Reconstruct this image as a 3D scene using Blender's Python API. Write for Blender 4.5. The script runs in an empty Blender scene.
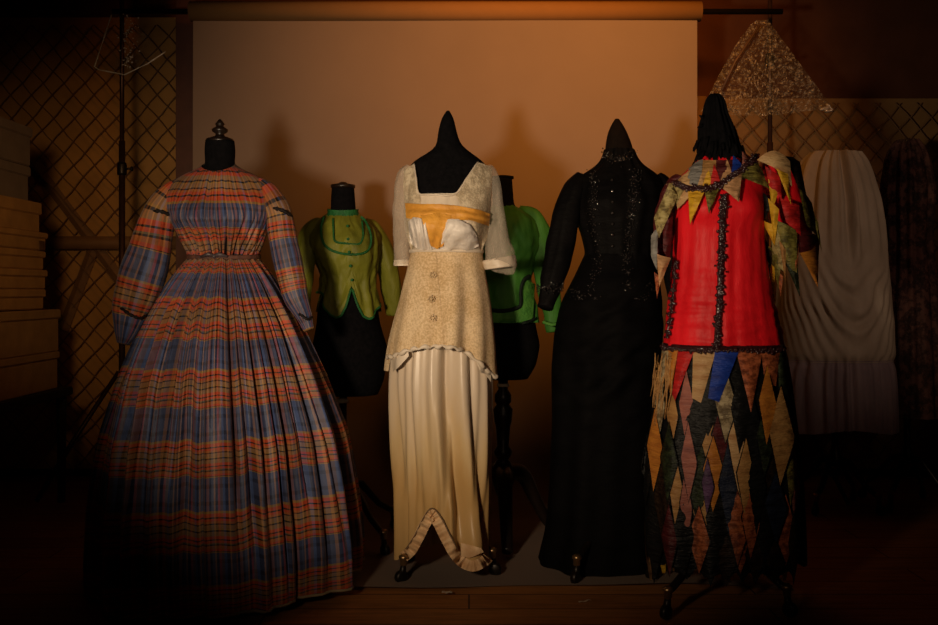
import bpy, bmesh, math, random
import numpy as np
from mathutils import Vector, noise, Matrix
PI = math.pi
random.seed(11)
C = bpy.context.scene.collection
F, U0, V0, CH = 919.0, 469.0, 290.0, 1.02      # focal length in px, vanishing point, camera height

def P(u, v, y):                                 # point seen at photo pixel (u,v) at depth y
    return Vector(((u-U0)*y/F, y, CH+(V0-v)*y/F))
def floor_at(u, v, z=0.0):
    y = (CH-z)*F/(v-V0)
    return P(u, v, y)

# ------------------------------------------------------------------ materials
def new_mat(name):
    m = bpy.data.materials.new(name); m.use_nodes = True
    nt = m.node_tree; b = nt.nodes['Principled BSDF']
    return m, nt, b
def N(nt, typ, **kw):
    n = nt.nodes.new(typ)
    for k, v in kw.items(): setattr(n, k, v)
    return n
def L(nt, a, b): nt.links.new(a, b)
def math_node(nt, op, a, b=None):
    n = N(nt, 'ShaderNodeMath', operation=op)
    for i, s in enumerate((a, b)):
        if s is None: continue
        if isinstance(s, (int, float)): n.inputs[i].default_value = s
        else: L(nt, s, n.inputs[i])
    return n.outputs[0]
def ramp(nt, fac, stops, interp='LINEAR'):
    r = N(nt, 'ShaderNodeValToRGB'); cr = r.color_ramp; cr.interpolation = interp
    while len(cr.elements) < len(stops): cr.elements.new(0.5)
    for e, (p, c) in zip(cr.elements, stops):
        e.position = p; e.color = (c[0], c[1], c[2], 1) if len(c) == 3 else c
    L(nt, fac, r.inputs[0]); return r.outputs[0]
def coords(nt, scale=(1, 1, 1), kind='Object'):
    tc = N(nt, 'ShaderNodeTexCoord'); mp = N(nt, 'ShaderNodeMapping')
    mp.inputs['Scale'].default_value = scale
    L(nt, tc.outputs[kind], mp.inputs[0]); return mp.outputs[0]
def noise_tex(nt, vec, scale, detail=4, rough=.55):
    n = N(nt, 'ShaderNodeTexNoise'); n.inputs['Scale'].default_value = scale
    n.inputs['Detail'].default_value = detail; n.inputs['Roughness'].default_value = rough
    L(nt, vec, n.inputs['Vector']); return n.outputs['Fac']
def bump(nt, b, h, strength, dist=.01):
    n = N(nt, 'ShaderNodeBump'); n.inputs['Strength'].default_value = strength
    n.inputs['Distance'].default_value = dist
    L(nt, h, n.inputs['Height']); L(nt, n.outputs[0], b.inputs['Normal'])

def cloth(name, col, col2=None, rough=.7, sheen=.0, stretch=(1, 1, 1), scale=30, bstr=.4, spec=.3, vscale=None, bdist=.01, metal=0):
    """woven or satin cloth: colour drifting between col and col2, creases from stretched noise"""
    m, nt, b = new_mat(name)
    v = coords(nt, stretch)
    f = noise_tex(nt, v, scale)
    f2 = noise_tex(nt, coords(nt, stretch), vscale or scale*.35, 5)
    c2 = col2 or tuple(x*.42 for x in col)
    L(nt, ramp(nt, f2, [(.32, c2), (.66, col)]), b.inputs['Base Color'])
    b.inputs['Roughness'].default_value = rough
    b.inputs['Specular IOR Level'].default_value = spec
    b.inputs['Sheen Weight'].default_value = sheen
    b.inputs['Metallic'].default_value = metal
    bump(nt, b, f, bstr, bdist)
    return m

def plaid(name):
    m, nt, b = new_mat(name)
    tc = N(nt, 'ShaderNodeUVMap'); sp = N(nt, 'ShaderNodeSeparateXYZ'); L(nt, tc.outputs[0], sp.inputs[0])
    V = math_node(nt, 'FRACT', sp.outputs[1]); U = math_node(nt, 'FRACT', math_node(nt, 'MULTIPLY', sp.outputs[0], 1/.105))
    R, O, K, Tn, Y, B, DB, G = (.62,.075,.020), (.50,.15,.035), (.014,.010,.009), (.36,.19,.085), (.40,.22,.055), (.062,.092,.225), (.032,.048,.12), (.20,.15,.08)
    weft = ramp(nt, V, [(0, Y), (.016, R), (.066, K), (.084, R), (.115, O), (.142, K), (.158, Tn), (.209, Y), (.226, K), (.246, Tn), (.30, R),
                        (.338, K), (.354, R), (.385, G), (.402, K), (.416, O), (.455, R), (.482, K), (.492, Y), (.505, B), (.60, DB), (.66, B), (.84, DB), (.90, B), (.984, Y)], 'CONSTANT')
    warp = ramp(nt, U, [(0, (.26,.10,.045)), (.09, K), (.16, (.08,.095,.15)), (.24, Tn), (.29, K), (.37, (.34,.06,.03)), (.44, (.14,.085,.06)), (.52, (.07,.11,.25)), (.60, K), (.70, Tn), (.75, (.08,.075,.09)), (.88, (.26,.12,.05)), (.93, K)], 'CONSTANT')
    fac = ramp(nt, V, [(0, (.46,)*3), (.49, (.52,)*3)], 'CONSTANT')
    mx = N(nt, 'ShaderNodeMix', data_type='RGBA'); L(nt, fac, mx.inputs[0]); L(nt, weft, mx.inputs[6]); L(nt, warp, mx.inputs[7])
    nz = noise_tex(nt, coords(nt), 9, 5)
    mul = N(nt, 'ShaderNodeMix', data_type='RGBA', blend_type='MULTIPLY'); mul.inputs[0].default_value = 1
    L(nt, mx.outputs[2], mul.inputs[6]); L(nt, ramp(nt, nz, [(.3, (.62,.6,.6)), (.62, (1,1,1))]), mul.inputs[7])
    L(nt, mul.outputs[2], b.inputs['Base Color'])
    b.inputs['Roughness'].default_value = .5; b.inputs['Specular IOR Level'].default_value = .25; b.inputs['Sheen Weight'].default_value = .05
    bump(nt, b, noise_tex(nt, coords(nt, (1, 1, .35)), 45), .35, .01)
    return m

def lace(name, col, col2, scale=160, hole=.42, alpha_min=.25):
    """openwork lace: a blotchy floral net with see-through gaps"""
    m, nt, b = new_mat(name)
    v = coords(nt)
    vo = N(nt, 'ShaderNodeTexVoronoi'); vo.inputs['Scale'].default_value = scale; L(nt, v, vo.inputs['Vector'])
    nz = noise_tex(nt, v, scale*.28, 3)
    L(nt, ramp(nt, math_node(nt, 'ADD', math_node(nt, 'MULTIPLY', nz, .6), math_node(nt, 'MULTIPLY', noise_tex(nt, v, 11, 3), .4)), [(.38, col2), (.6, col)]), b.inputs['Base Color'])
    a1 = ramp(nt, vo.outputs['Distance'], [(.15, (1,)*3), (.6, (alpha_min,)*3)])
    a2 = math_node(nt, 'MAXIMUM', ramp(nt, nz, [(hole, (0,)*3), (hole+.1, (1,)*3)]), a1)
    L(nt, a2, b.inputs['Alpha'])
    b.inputs['Roughness'].default_value = .8; b.inputs['Specular IOR Level'].default_value = .2
    bump(nt, b, vo.outputs['Distance'], .4, .004)
    return m

def plain(name, col, rough=.5, metal=0, spec=.5, bscale=0, bstr=.2, coat=0, var=.7):
    m, nt, b = new_mat(name)
    f = noise_tex(nt, coords(nt), bscale or 20, 4)
    L(nt, ramp(nt, f, [(.3, tuple(x*var for x in col)), (.7, col)]), b.inputs['Base Color'])
    b.inputs['Roughness'].default_value = rough; b.inputs['Metallic'].default_value = metal
    b.inputs['Specular IOR Level'].default_value = spec; b.inputs['Coat Weight'].default_value = coat
    if bscale: bump(nt, b, f, bstr, .005)
    return m

M = {}
M['plaid'] = plaid('plaid_silk')
M['velvet'] = cloth('black_velvet', (.006,.0055,.0065), (.003,.003,.0035), rough=.95, spec=.06, sheen=0, scale=200, bstr=.15)
M['brown_velvet'] = cloth('brown_black_velvet', (.010,.006,.004), (.006,.004,.003), rough=.9, spec=.1, scale=200, bstr=.15)
M['black_silk'] = cloth('black_silk', (.0050,.0044,.0046), (.0028,.0026,.0027), rough=.62, spec=.045, stretch=(1,1,2.5), scale=14, bstr=.35, bdist=.02)
M['black_skirt'] = cloth('black_dull_silk', (.0042,.0038,.0040), (.0024,.0022,.0023), rough=.7, spec=.035, stretch=(1,1,2.5), scale=14, bstr=.3, bdist=.02)
M['black_trim'] = cloth('black_braid', (.014,.010,.010), rough=.7, scale=150, bstr=.5)
M['jet'] = plain('jet_beads', (.02,.017,.016), .12, spec=1.0)
M['maroon_beads'] = plain('dark_garnet_beads', (.035,.010,.012), .22, spec=.7)
M['olive_silk'] = cloth('olive_silk', (.20,.205,.020), (.12,.125,.014), rough=.55, sheen=0, scale=22, stretch=(1.6,1.6,.6), bstr=.5, spec=.25)
M['green_silk'] = cloth('green_silk', (.055,.20,.028), (.030,.13,.020), rough=.6, scale=22, stretch=(1.6,1.6,.6), bstr=.5, spec=.22)
M['green_trim'] = cloth('green_braid', (.018,.14,.035), (.010,.08,.02), rough=.6, scale=120, bstr=.5)
M['lime_trim'] = cloth('lime_brocade', (.10,.30,.045), (.05,.2,.03), rough=.6, scale=90, bstr=.6)
M['dark_trim'] = cloth('dark_green_braid', (.004,.012,.006), rough=.7, scale=120, bstr=.5)
M['ivory'] = cloth('ivory_satin', (.72,.63,.52), (.60,.50,.38), rough=.42, scale=26, stretch=(1.5,1.5,.5), bstr=.3, spec=.35)
M['skirt_satin'] = cloth('aged_cream_satin', (.64,.53,.40), (.50,.37,.20), rough=.42, scale=7, stretch=(2.2,2.2,.35), bstr=.3, spec=.35, vscale=2.6)
nt = M['skirt_satin'].node_tree; bs = nt.nodes['Principled BSDF']
sp_ = N(nt, 'ShaderNodeSeparateXYZ'); L(nt, coords(nt), sp_.inputs[0])
hz = math_node(nt, 'ADD', sp_.outputs[2], math_node(nt, 'MULTIPLY', noise_tex(nt, coords(nt, (3, 3, .8)), 3.2, 4), -.55))
L(nt, ramp(nt, hz, [(.0, (.50,.31,.12)), (.18, (.58,.42,.22)), (.42, (.60,.49,.37)), (.8, (.66,.56,.45))]), bs.inputs['Base Color'])
bs.inputs['Roughness'].default_value = .36; bs.inputs['Specular IOR Level'].default_value = .45
M['white_satin'] = cloth('white_satin', (.86,.80,.74), (.70,.64,.58), rough=.38, scale=40, stretch=(1,1,1), bstr=.55, spec=.4)
M['gold'] = cloth('gold_silk', (.80,.39,.06), (.58,.26,.04), rough=.5, scale=40, bstr=.5, spec=.3)
M['lace'] = lace('ecru_lace', (.80,.62,.40), (.60,.41,.21), 520, .40, .9)
M['lace_strap'] = lace('pale_strap_lace', (.68,.58,.42), (.52,.41,.27), 150, .46, .72)
M['ruffle'] = cloth('peach_ruffle', (.74,.50,.28), (.52,.30,.14), rough=.55, scale=50, bstr=.4)
def sheer(name, col, alpha):
    m, nt, b = new_mat(name)
    f = noise_tex(nt, coords(nt, (1, 1, .3)), 60, 4)
    L(nt, ramp(nt, f, [(.3, (alpha*.75,)*3), (.7, (min(1, alpha*1.2),)*3)]), b.inputs['Alpha'])
    b.inputs['Base Color'].default_value = (*col, 1); b.inputs['Roughness'].default_value = .75
    b.inputs['Specular IOR Level'].default_value = .2
    return m
M['chiffon'] = sheer('sheer_chiffon', (.60,.52,.42), .36)
M['red'] = cloth('scarlet_satin', (.90,.014,.024), (.60,.006,.012), rough=.50, scale=9, stretch=(2.2,2.2,.9), bstr=.33, spec=.22, vscale=5, bdist=.02)
def sil(name, col, col2=None, **k):
    kw = dict(rough=.5, scale=34, stretch=(.5,.5,2.2), bstr=.9, spec=.3, bdist=.014, vscale=24); kw.update(k)  # fine streaks put wrinkle shading into the colour, beside the bump
    M[name] = cloth(name, col, col2, **kw)
def brocade(name):
    nt = M[name].node_tree; b = nt.nodes['Principled BSDF']; old = b.inputs['Base Color'].links[0].from_socket
    nzb = noise_tex(nt, coords(nt), 48, 6, .65)
    mx = N(nt, 'ShaderNodeMix', data_type='RGBA', blend_type='MULTIPLY'); mx.inputs[0].default_value = 1
    L(nt, old, mx.inputs[6]); L(nt, ramp(nt, nzb, [(.42, (.42,.38,.34)), (.56, (1.1,1.1,1.05))]), mx.inputs[7]); L(nt, mx.outputs[2], b.inputs['Base Color'])
sil('peach', (.66,.36,.17)); sil('cream', (.58,.38,.18), (.42,.22,.09)); sil('paleolive', (.46,.38,.17), (.28,.22,.08))
sil('yellow', (.78,.46,.03), (.48,.24,.015)); sil('olive', (.26,.22,.05), (.12,.11,.025)); sil('scarlet', (.62,.02,.02)); sil('maroon', (.10,.012,.014))
sil('royal', (.012,.05,.36), (.006,.02,.18)); sil('rust', (.46,.13,.05), (.29,.07,.03)); sil('orange', (.55,.21,.03), (.36,.12,.02)); sil('tan', (.46,.25,.085), (.30,.14,.045))
sil('black', (.006,.006,.006)); sil('forest', (.03,.042,.018), (.010,.014,.008)); sil('rose', (.40,.14,.10), (.22,.07,.06)); sil('violet', (.11,.05,.13)); sil('greycream', (.40,.32,.20), (.24,.18,.10))
sil('navy', (.015,.022,.05)); sil('darkbrown', (.035,.018,.010)); sil('greypale', (.30,.29,.27)); sil('pink', (.66,.24,.18))
for k_ in ('olive', 'paleolive', 'forest', 'greycream', 'darkbrown', 'rust'): brocade(k_)
M['wood'] = plain('dark_turned_wood', (.016,.009,.006), .35, spec=.4, bscale=30, bstr=.1)
M['iron'] = plain('dark_iron', (.02,.014,.010), .4, .6)
M['brass'] = plain('dull_brass', (.40,.25,.12), .35, .9)
M['steel'] = plain('brown_steel', (.10,.05,.035), .38, .7)
M['ivory_knob'] = plain('pale_knob', (.6,.48,.34), .4)

# ------------------------------------------------------------------ mesh builder
class MB:
    def __init__(s): s.v = []; s.f = []; s.uv = []; s.mi = []
    def grid(s, pts, closed=False, uv=None, mi=0, flip=False):
        """pts[row][col]; closed joins the last column to the first"""
        o = len(s.v); nr = len(pts); nc = len(pts[0])
        for r in pts: s.v.extend(r)
        for i in range(nr-1):
            for j in range(nc if closed else nc-1):
                k = (j+1) % nc
                q = [o+i*nc+j, o+i*nc+k, o+(i+1)*nc+k, o+(i+1)*nc+j]
                uq = [(0, 0)]*4
                if uv: uq = [uv(i, j), uv(i, j+1), uv(i+1, j+1), uv(i+1, j)]
                if flip: q.reverse(); uq = uq[::-1]
                s.f.append(q); s.uv.append(uq); s.mi.append(mi)
        return o
    def cap(s, ids, mi=0):
        c = sum((s.v[i] for i in ids), Vector())/len(ids); o = len(s.v); s.v.append(c)
        for a, b in zip(ids, ids[1:]+ids[:1]):
            s.f.append([a, b, o]); s.uv.append([(0, 0)]*3); s.mi.append(mi)
    def tube(s, path, rad, n=10, cap=True, mi=0, uvm=None, wob=None, flat=1.0, up=None):
        path = [Vector(p) for p in path]; m = len(path)
        if not hasattr(rad, '__len__'): rad = [rad]*m
        rings = []; prev = None
        for i, p in enumerate(path):
            t = (path[min(i+1, m-1)]-path[max(i-1, 0)]).normalized()
            if prev is None:
                a = Vector(up) if up else (Vector((0, 0, 1)) if abs(t.z) < .9 else Vector((1, 0, 0)))
                e1 = (a - t*a.dot(t)).normalized()
            else:
                e1 = (prev - t*prev.dot(t)).normalized()
            prev = e1; e2 = t.cross(e1)
            ring = []
            for j in range(n):
                th = 2*PI*j/n
                r = rad[i]*(1 + (wob(th, i/(m-1)) if wob else 0))
                ring.append(p + e1*math.cos(th)*r + e2*math.sin(th)*r*flat)
            rings.append(ring)
        o = s.grid(rings, True, uv=uvm, mi=mi)
        if cap:
            s.cap([o+j for j in range(n)][::-1], mi); s.cap([o+(m-1)*n+j for j in range(n)], mi)
        return rings
    def lathe(s, c, prof, n=20, mi=0):
        """prof: (radius, z) list, c: centre"""
        c = Vector(c); rings = [[c+Vector((r*math.cos(2*PI*j/n), r*math.sin(2*PI*j/n), z)) for j in range(n)] for r, z in prof]
        o = s.grid(rings, True, mi=mi, flip=prof[-1][1] < prof[0][1])
        s.cap([o+j for j in range(n)][::-1], mi); s.cap([o+(len(prof)-1)*n+j for j in range(n)], mi)
    def ball(s, c, r, sub=1, mi=0, sq=(1, 1, 1)):
        b = ICO[sub]; o = len(s.v); c = Vector(c)
        s.v.extend(c+Vector((p.x*r*sq[0], p.y*r*sq[1], p.z*r*sq[2])) for p in b[0])
        for f in b[1]: s.f.append([o+i for i in f]); s.uv.append([(0, 0)]*3); s.mi.append(mi)
    def box(s, lo, hi, bev=.004, mi=0):
        bm = bmesh.new(); bmesh.ops.create_cube(bm, size=1)
        lo = Vector(lo); hi = Vector(hi)
        for v in bm.verts: v.co = Vector(((lo[k]+hi[k])/2 + v.co[k]*(hi[k]-lo[k]) for k in range(3)))
        if bev: bmesh.ops.bevel(bm, geom=bm.edges[:], offset=bev, segments=2, affect='EDGES')
        o = len(s.v); bm.verts.index_update(); s.v.extend(v.co.copy() for v in bm.verts)
        for f in bm.faces: s.f.append([o+v.index for v in f.verts]); s.uv.append([(0, 0)]*len(f.verts)); s.mi.append(mi)
        bm.free()
    def build(s, name, mats, parent=None, smooth=True):
        me = bpy.data.meshes.new(name); off = Vector()
        p = parent
        while p is not None: off += p.location; p = p.parent
        me.from_pydata([v-off for v in s.v], [], s.f)
        ul = me.uv_layers.new(name='UVMap')
        flat = [c for q in s.uv for xy in q for c in xy]
        ul.data.foreach_set('uv', flat)
        for m in (mats if isinstance(mats, (list, tuple)) else [mats]): me.materials.append(m)
        me.polygons.foreach_set('material_index', s.mi)
        me.polygons.foreach_set('use_smooth', [smooth]*len(s.f))
        me.validate(); me.update()
        o = bpy.data.objects.new(name, me); C.objects.link(o); o.parent = parent
        return o
ICO = {}
for sub in (1, 2, 3):
    bm = bmesh.new(); bmesh.ops.create_icosphere(bm, subdivisions=sub, radius=1); bm.verts.index_update()
    ICO[sub] = ([v.co.copy() for v in bm.verts], [[v.index for v in f.verts] for f in bm.faces]); bm.free()

def tag(o, label, cat, group=None, kind=None):
    if label: o['label'] = label
    if cat: o['category'] = cat
    if group: o['group'] = group
    if kind: o['kind'] = kind
    return o
def thing(name, loc, label, cat, group=None):
    o = bpy.data.objects.new(name, None); C.objects.link(o); o.location = loc; o.empty_display_size = .05
    return tag(o, label, cat, group)
def struct(name, mb, m, smooth=False):
    o = mb.build(name, m, None, smooth); o['kind'] = 'structure'; return o

# ------------------------------------------------------------------ bodies: stacked ovals measured from the photo
class Body:
    """rows: (v, uL, uR, half depth[, dy]) silhouettes measured at depth D"""
    def __init__(s, D, rows, n=2.25, disp=None, sm=5):
        k = D/F; zs, cx, rx, ry, cy = [], [], [], [], []
        for r in rows:
            zs.append(CH+(V0-r[0])*k); cx.append(((r[1]+r[2])/2-U0)*k); rx.append((r[2]-r[1])/2*k); ry.append(r[3]); cy.append(D+(r[4] if len(r) > 4 else 0))
        o = np.argsort(zs); z = np.array(zs)[o]
        s.z = np.linspace(z[0], z[-1], 240); s.z0, s.z1 = z[0], z[-1]
        ker = np.ones(2*sm+1)/(2*sm+1)
        def f(a):
            y = np.interp(s.z, z, np.array(a)[o])
            for _ in range(3):
                yp = np.concatenate([2*y[0]-y[sm:0:-1], y, 2*y[-1]-y[-2:-sm-2:-1]]); y = np.convolve(yp, ker, 'valid')
            return y
        s.cx, s.cy, s.rx, s.ry = f(cx), f(cy), f(rx), f(ry); s.n = n; s.disp = disp; s.D = D
    def ring(s, z):
        g = lambda a: float(np.interp(z, s.z, a)); return g(s.cx), g(s.cy), g(s.rx), g(s.ry)
    def rad(s, th, z, ring=None):
        cx, cy, rx, ry = ring or s.ring(z)
        r = (abs(math.cos(th)/rx)**s.n + abs(math.sin(th)/ry)**s.n)**(-1/s.n)
        return r + (s.disp(th, z) if s.disp else 0)
    def pt(s, th, z, off=0):
        R = s.ring(z); r = s.rad(th, z, R)+off
        return Vector((R[0]+r*math.cos(th), R[1]+r*math.sin(th), z))
    def inside(s, p, off=0):
        if p.z > s.z1 or p.z < s.z0: return False
        R = s.ring(p.z); dx, dy = p.x-R[0], p.y-R[1]
        return math.hypot(dx, dy) < s.rad(math.atan2(dy, dx), p.z, R)+off
    def hit(s, u, v, off=.003):
        """where the line of sight through (u,v) meets the surface"""
        y = s.D-.62; st = .012
        while y < s.D+.05:
            if s.inside(P(u, v, y), off):
                a, b = y-st, y
                for _ in range(9):
                    c = (a+b)/2
                    if s.inside(P(u, v, c), off): b = c
                    else: a = c
                return P(u, v, b)
            y += st
        z = CH+(V0-v)*s.D/F; z = min(max(z, s.z0), s.z1)
        q = P(u, v, s.ring(z)[1]); return q
    def normal(s, p):
        R = s.ring(p.z); return Vector(((p.x-R[0])/R[2]**2, (p.y-R[1])/R[3]**2, 0)).normalized()
    def zv(s, v, dy=0): return CH+(V0-v)*(s.D+dy)/F

FRONT = -PI/2
def angdiff(a, b): return (a-b+PI) % (2*PI)-PI
def folds(seed, ks, amp=1.0):
    r = random.Random(seed); T = [(k, r.uniform(0, 2*PI), r.uniform(.5, 1), r.uniform(-1.2, 1.2)) for k in ks]
    s = math.sqrt(sum(a*a for _, _, a, _ in T)/2)
    return lambda th, t=0: amp/s*.7*sum(a*math.cos(k*th+p+d*t) for k, p, a, d in T)
def creases(seed, n, depth, width, lo=0, hi=2*PI):
    """narrow valleys of gathered cloth: each with its own place, depth, drift and reach"""
    r = random.Random(seed); T = [(lo+(hi-lo)*(i+r.uniform(-.35, .35))/n, r.uniform(.45, 1.15)*depth, r.uniform(.6, 1.4)*width, r.uniform(-.05, .05), r.uniform(.35, 1.1)) for i in range(n)]
    def f(th, t):
        th %= 2*PI; d = 0
        for a, dp, w, dr, e in T:
            x = (th-a-dr*t+PI) % (2*PI)-PI
            if abs(x) < 3*w: d -= dp*math.exp(-(x/w)**2)*max(0, min(1, (e-t)*3.5))
        return d
    return f
def loft(mb, body, ztop, zbot, nth=96, nt=40, off=0, g=None, uv=None, mi=0, ease=None, closed_caps=(False, False)):
    rows = []
    for i in range(nt+1):
        t = i/nt; te = ease(t) if ease else t; row = []
        for j in range(nth):
            th = PI/2+2*PI*j/nth
            a = ztop(th) if callable(ztop) else ztop; b = zbot(th) if callable(zbot) else zbot
            z = a+(b-a)*te
            row.append(body.pt(th, z, off+(g(th, t, z) if g else 0)))
        rows.append(row)
    o = mb.grid(rows, True, uv=(lambda i, j: uv(PI/2+2*PI*j/nth, i/nt, rows[i][j % nth])) if uv else None, mi=mi, flip=True)
    if closed_caps[0]: mb.cap([o+j for j in range(nth)], mi)
    if closed_caps[1]: mb.cap([o+nt*nth+j for j in range(nth)][::-1], mi)
    return rows
def resample(pts, n):
    pts = [Vector(p) for p in pts]
    if len(pts) == 1: return [pts[0].copy() for _ in range(n)]
    d = [0]
    for a, b in zip(pts, pts[1:]): d.append(d[-1]+(b-a).length)
    out = []
    for i in range(n):
        x = d[-1]*i/(n-1); k = 0
        while k < len(d)-2 and d[k+1] < x: k += 1
        f = (x-d[k])/max(1e-9, d[k+1]-d[k]); out.append(pts[k].lerp(pts[k+1], min(1, max(0, f))))
    return out
def smooth_px(pts, n):
    """Catmull-Rom through 2D/ND points"""
    pts = [tuple(p) for p in pts]; m = len(pts); out = []
    for i in range(n):
        x = i/(n-1)*(m-1); k = min(int(x), m-2); f = x-k
        p = [pts[max(k-1, 0)], pts[k], pts[k+1], pts[min(k+2, m-1)]]
        out.append(tuple(.5*((2*b)+(-a+c)*f+(2*a-5*b+4*c-d)*f*f+(-a+3*b-3*c+d)*f**3) for a, b, c, d in zip(*p)))
    return out
def ruled(mb, hitf, A, B, n=12, m=10, off=.004, bulge=0, wave=None, mi=0):
    """patch of cloth between two photo outlines laid on a surface"""
    A = resample([Vector((*p, 0)) for p in A], n); B = resample([Vector((*p, 0)) for p in B], n)
    rows = []
    for i in range(m+1):
        t = i/m; row = []
        for j in range(n):
            q = A[j].lerp(B[j], t); s = j/(n-1)
            o = off + bulge*math.sin(PI*min(1, max(0, s)))*math.sin(PI*(.12+.88*t)) + (wave(s, t) if wave else 0)
            row.append(hitf(q.x, q.y, o))
        rows.append(row)
    mb.grid(rows, False, uv=lambda i, j: (j/(n-1), i/m), mi=mi)
    return rows
def trim_tube(mb, body, px, r, n=50, off=.002, flat=1, k=8):
    pts = [body.hit(u, v, off) for u, v in smooth_px(px, n)]
    mb.tube(pts, r, k, flat=flat); return pts
def beads(mb, path_px, body, count, spread, rng, r=(.002, .005), off=.003, sub=1):
    path = smooth_px(path_px, 60)
    for _ in range(count):
        x = rng.random()*(len(path)-1); k = min(int(x), len(path)-2); f = x-k
        u = path[k][0]*(1-f)+path[k+1][0]*f+rng.gauss(0, spread); v = path[k][1]*(1-f)+path[k+1][1]*f+rng.gauss(0, spread)
        mb.ball(body.hit(u, v, off), rng.uniform(*r), sub)
def sleeve(mb, px, D, nr=26, n=26, wr=.05, seed=1, uvf=None, dy=None, flat=.85, kk=(3, 5, 7, 9, 11)):
    """px: (u, v, half width px); a limb of cloth that hangs from the shoulder"""
    sm = smooth_px(px, nr); k = D/F
    path = [P(u, v, D+(dy(i/(nr-1)) if dy else 0)) for i, (u, v, r) in enumerate(sm)]
    fo = folds(seed, kk, wr); fo2 = folds(seed+5, (2, 3), wr)
    mb.tube(path, [max(r, 1)*k for _, _, r in sm], n, cap=True, wob=lambda th, t: fo(th, 2*t)+fo2(th, 6*t)+2.6*wr*noise.noise(Vector((math.cos(th)*1.3+seed, math.sin(th)*1.3, t*9))),
            uvm=(lambda i, j: uvf(j/n, i/(nr-1), sm[min(i, nr-1)][1])) if uvf else None, flat=flat, up=(1, 0, .001))
    return path

# ------------------------------------------------------------------ setting
def wood_floor():
    m, nt, b = new_mat('worn_brown_floorboards')
    v = coords(nt)
    br = N(nt, 'ShaderNodeTexBrick'); br.offset = .4
    for k, x in (('Scale', 1), ('Mortar Size', .003), ('Brick Width', 1.6), ('Row Height', .14)): br.inputs[k].default_value = x
    br.inputs['Color1'].default_value = (.42,.17,.045,1); br.inputs['Color2'].default_value = (.32,.125,.034,1); br.inputs['Mortar'].default_value = (.07,.03,.012,1)
    L(nt, v, br.inputs[0])
    g = noise_tex(nt, coords(nt, (1, 9, 1)), 6, 6)
    mul = N(nt, 'ShaderNodeMix', data_type='RGBA', blend_type='MULTIPLY'); mul.inputs[0].default_value = 1
    L(nt, br.outputs[0], mul.inputs[6]); L(nt, ramp(nt, g, [(.3, (.55,)*3), (.7, (1,)*3)]), mul.inputs[7]); L(nt, mul.outputs[2], b.inputs['Base Color'])
    b.inputs['Roughness'].default_value = .6; b.inputs['Specular IOR Level'].default_value = .2; bump(nt, b, g, .1, .004)
    return m
YB, YW = 4.45, 5.05
mb = MB(); mb.box((-3, -1.6, -.1), (3.2, YW, 0), 0); struct('floor', mb, wood_floor())
wallm = plain('dim_brown_plaster', (.15,.09,.05), .85, spec=.1, bscale=6, bstr=.3)
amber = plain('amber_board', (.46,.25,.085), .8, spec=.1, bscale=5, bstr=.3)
mb = MB(); mb.box((-3, YW, -.1), (3.2, YW+.1, 3.1), 0); struct('wall_back', mb, plain('dark_red_brown_wall', (.085,.030,.014), .85, spec=.1, bscale=5, bstr=.3))
mb = MB(); mb.box((-3.1, -1.6, -.1), (-3, YW+.1, 3.1), 0); struct('wall_left', mb, wallm)
mb = MB(); mb.box((3.2, -1.6, -.1), (3.3, YW+.1, 3.1), 0); struct('wall_right', mb, wallm)
mb = MB(); mb.box((-3.1, -1.6, 3.0), (3.3, YW+.1, 3.1), 0); struct('ceiling', mb, wallm)
xp0, xp1 = P(178, 0, 4.7).x, P(200, 0, 4.7).x
mb = MB(); mb.box((xp0, 4.66, 0), (xp1, 4.76, 3.0), .004); struct('trim_1', mb, plain('dark_red_brown_post', (.10,.030,.016), .6, bscale=12))  # dark upright strip in the band between lattice and backdrop

# diamond lattice fences either side of the backdrop
wire = plain('dark_lattice_wire', (.16,.078,.028), .6)
timber = plain('dark_timber', (.20,.10,.038), .7, bscale=14)
dimboard = plain('brown_board', (.24,.13,.05), .8, spec=.1, bscale=5, bstr=.3)  # darker copy of the amber board, dimness put into its colour
def lattice(x0, x1, z0, z1, y, label, rails, braces, board):
    t = thing('lattice_fence', ((x0+x1)/2, y, 0), label, 'fence')
    YL = y; mb = MB(); mb.box((x0, y+.03, z0), (x1, y+.045, z1), 0); mb.build('backing_board', board, t, False)
    mb = MB(); d = .113; slope = 1.12; r = .0033
    for s in (1, -1):
        k = -60
        while k < 120:
            pts = []                                                 # line x = xs + s*(z-z0)/slope
            xs = x0+k*d
            for i in range(int((z1-z0)/.06)+1):
                z = z0+i*.06; x = xs+s*(z-z0)/slope + .006*math.sin(PI*(z-z0)/d*1.1)
                if x0 <= x <= x1: pts.append((x, y+.003*s, z))
            if len(pts) > 2: mb.tube(pts, r, 5, cap=False)
            k += 1
    mb.build('mesh_panel', wire, t)
    for z in rails:
        m2 = MB(); m2.box((x0, y-.03, z-.035), (x1, y-.008, z+.035), .004); m2.build('rail', timber, t)
    for xa, za, xb, zb in braces:
        m2 = MB(); m2.tube([(xa, y+.012, za), (xb, y+.012, zb)], .03, 4, flat=.5); m2.build('brace', timber, t, False)
    for x in (x0, x1):
        m2 = MB(); m2.box((x-.03, y-.035, 0), (x+.03, y+.03, z1), .004); m2.build('post', timber, t)
    return t
lattice(-2.7, xp0-.03, .05, 2.5, 4.96, 'amber-lit diamond lattice fence behind the plaid dress and box stack', [P(0, 243, 4.96).z], [(P(30, 0, 4.96).x, P(0, 160, 4.96).z, P(120, 0, 4.96).x, P(0, 280, 4.96).z), (P(62, 0, 4.96).x, P(0, 330, 4.96).z, P(92, 0, 4.96).x, P(0, 250, 4.96).z)], amber)
lattice(P(700, 0, 4.96).x, 2.75, .05, 2.06, 4.96, 'diamond lattice fence behind the harlequin costume and pale draped gown', [], [], dimboard)

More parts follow.
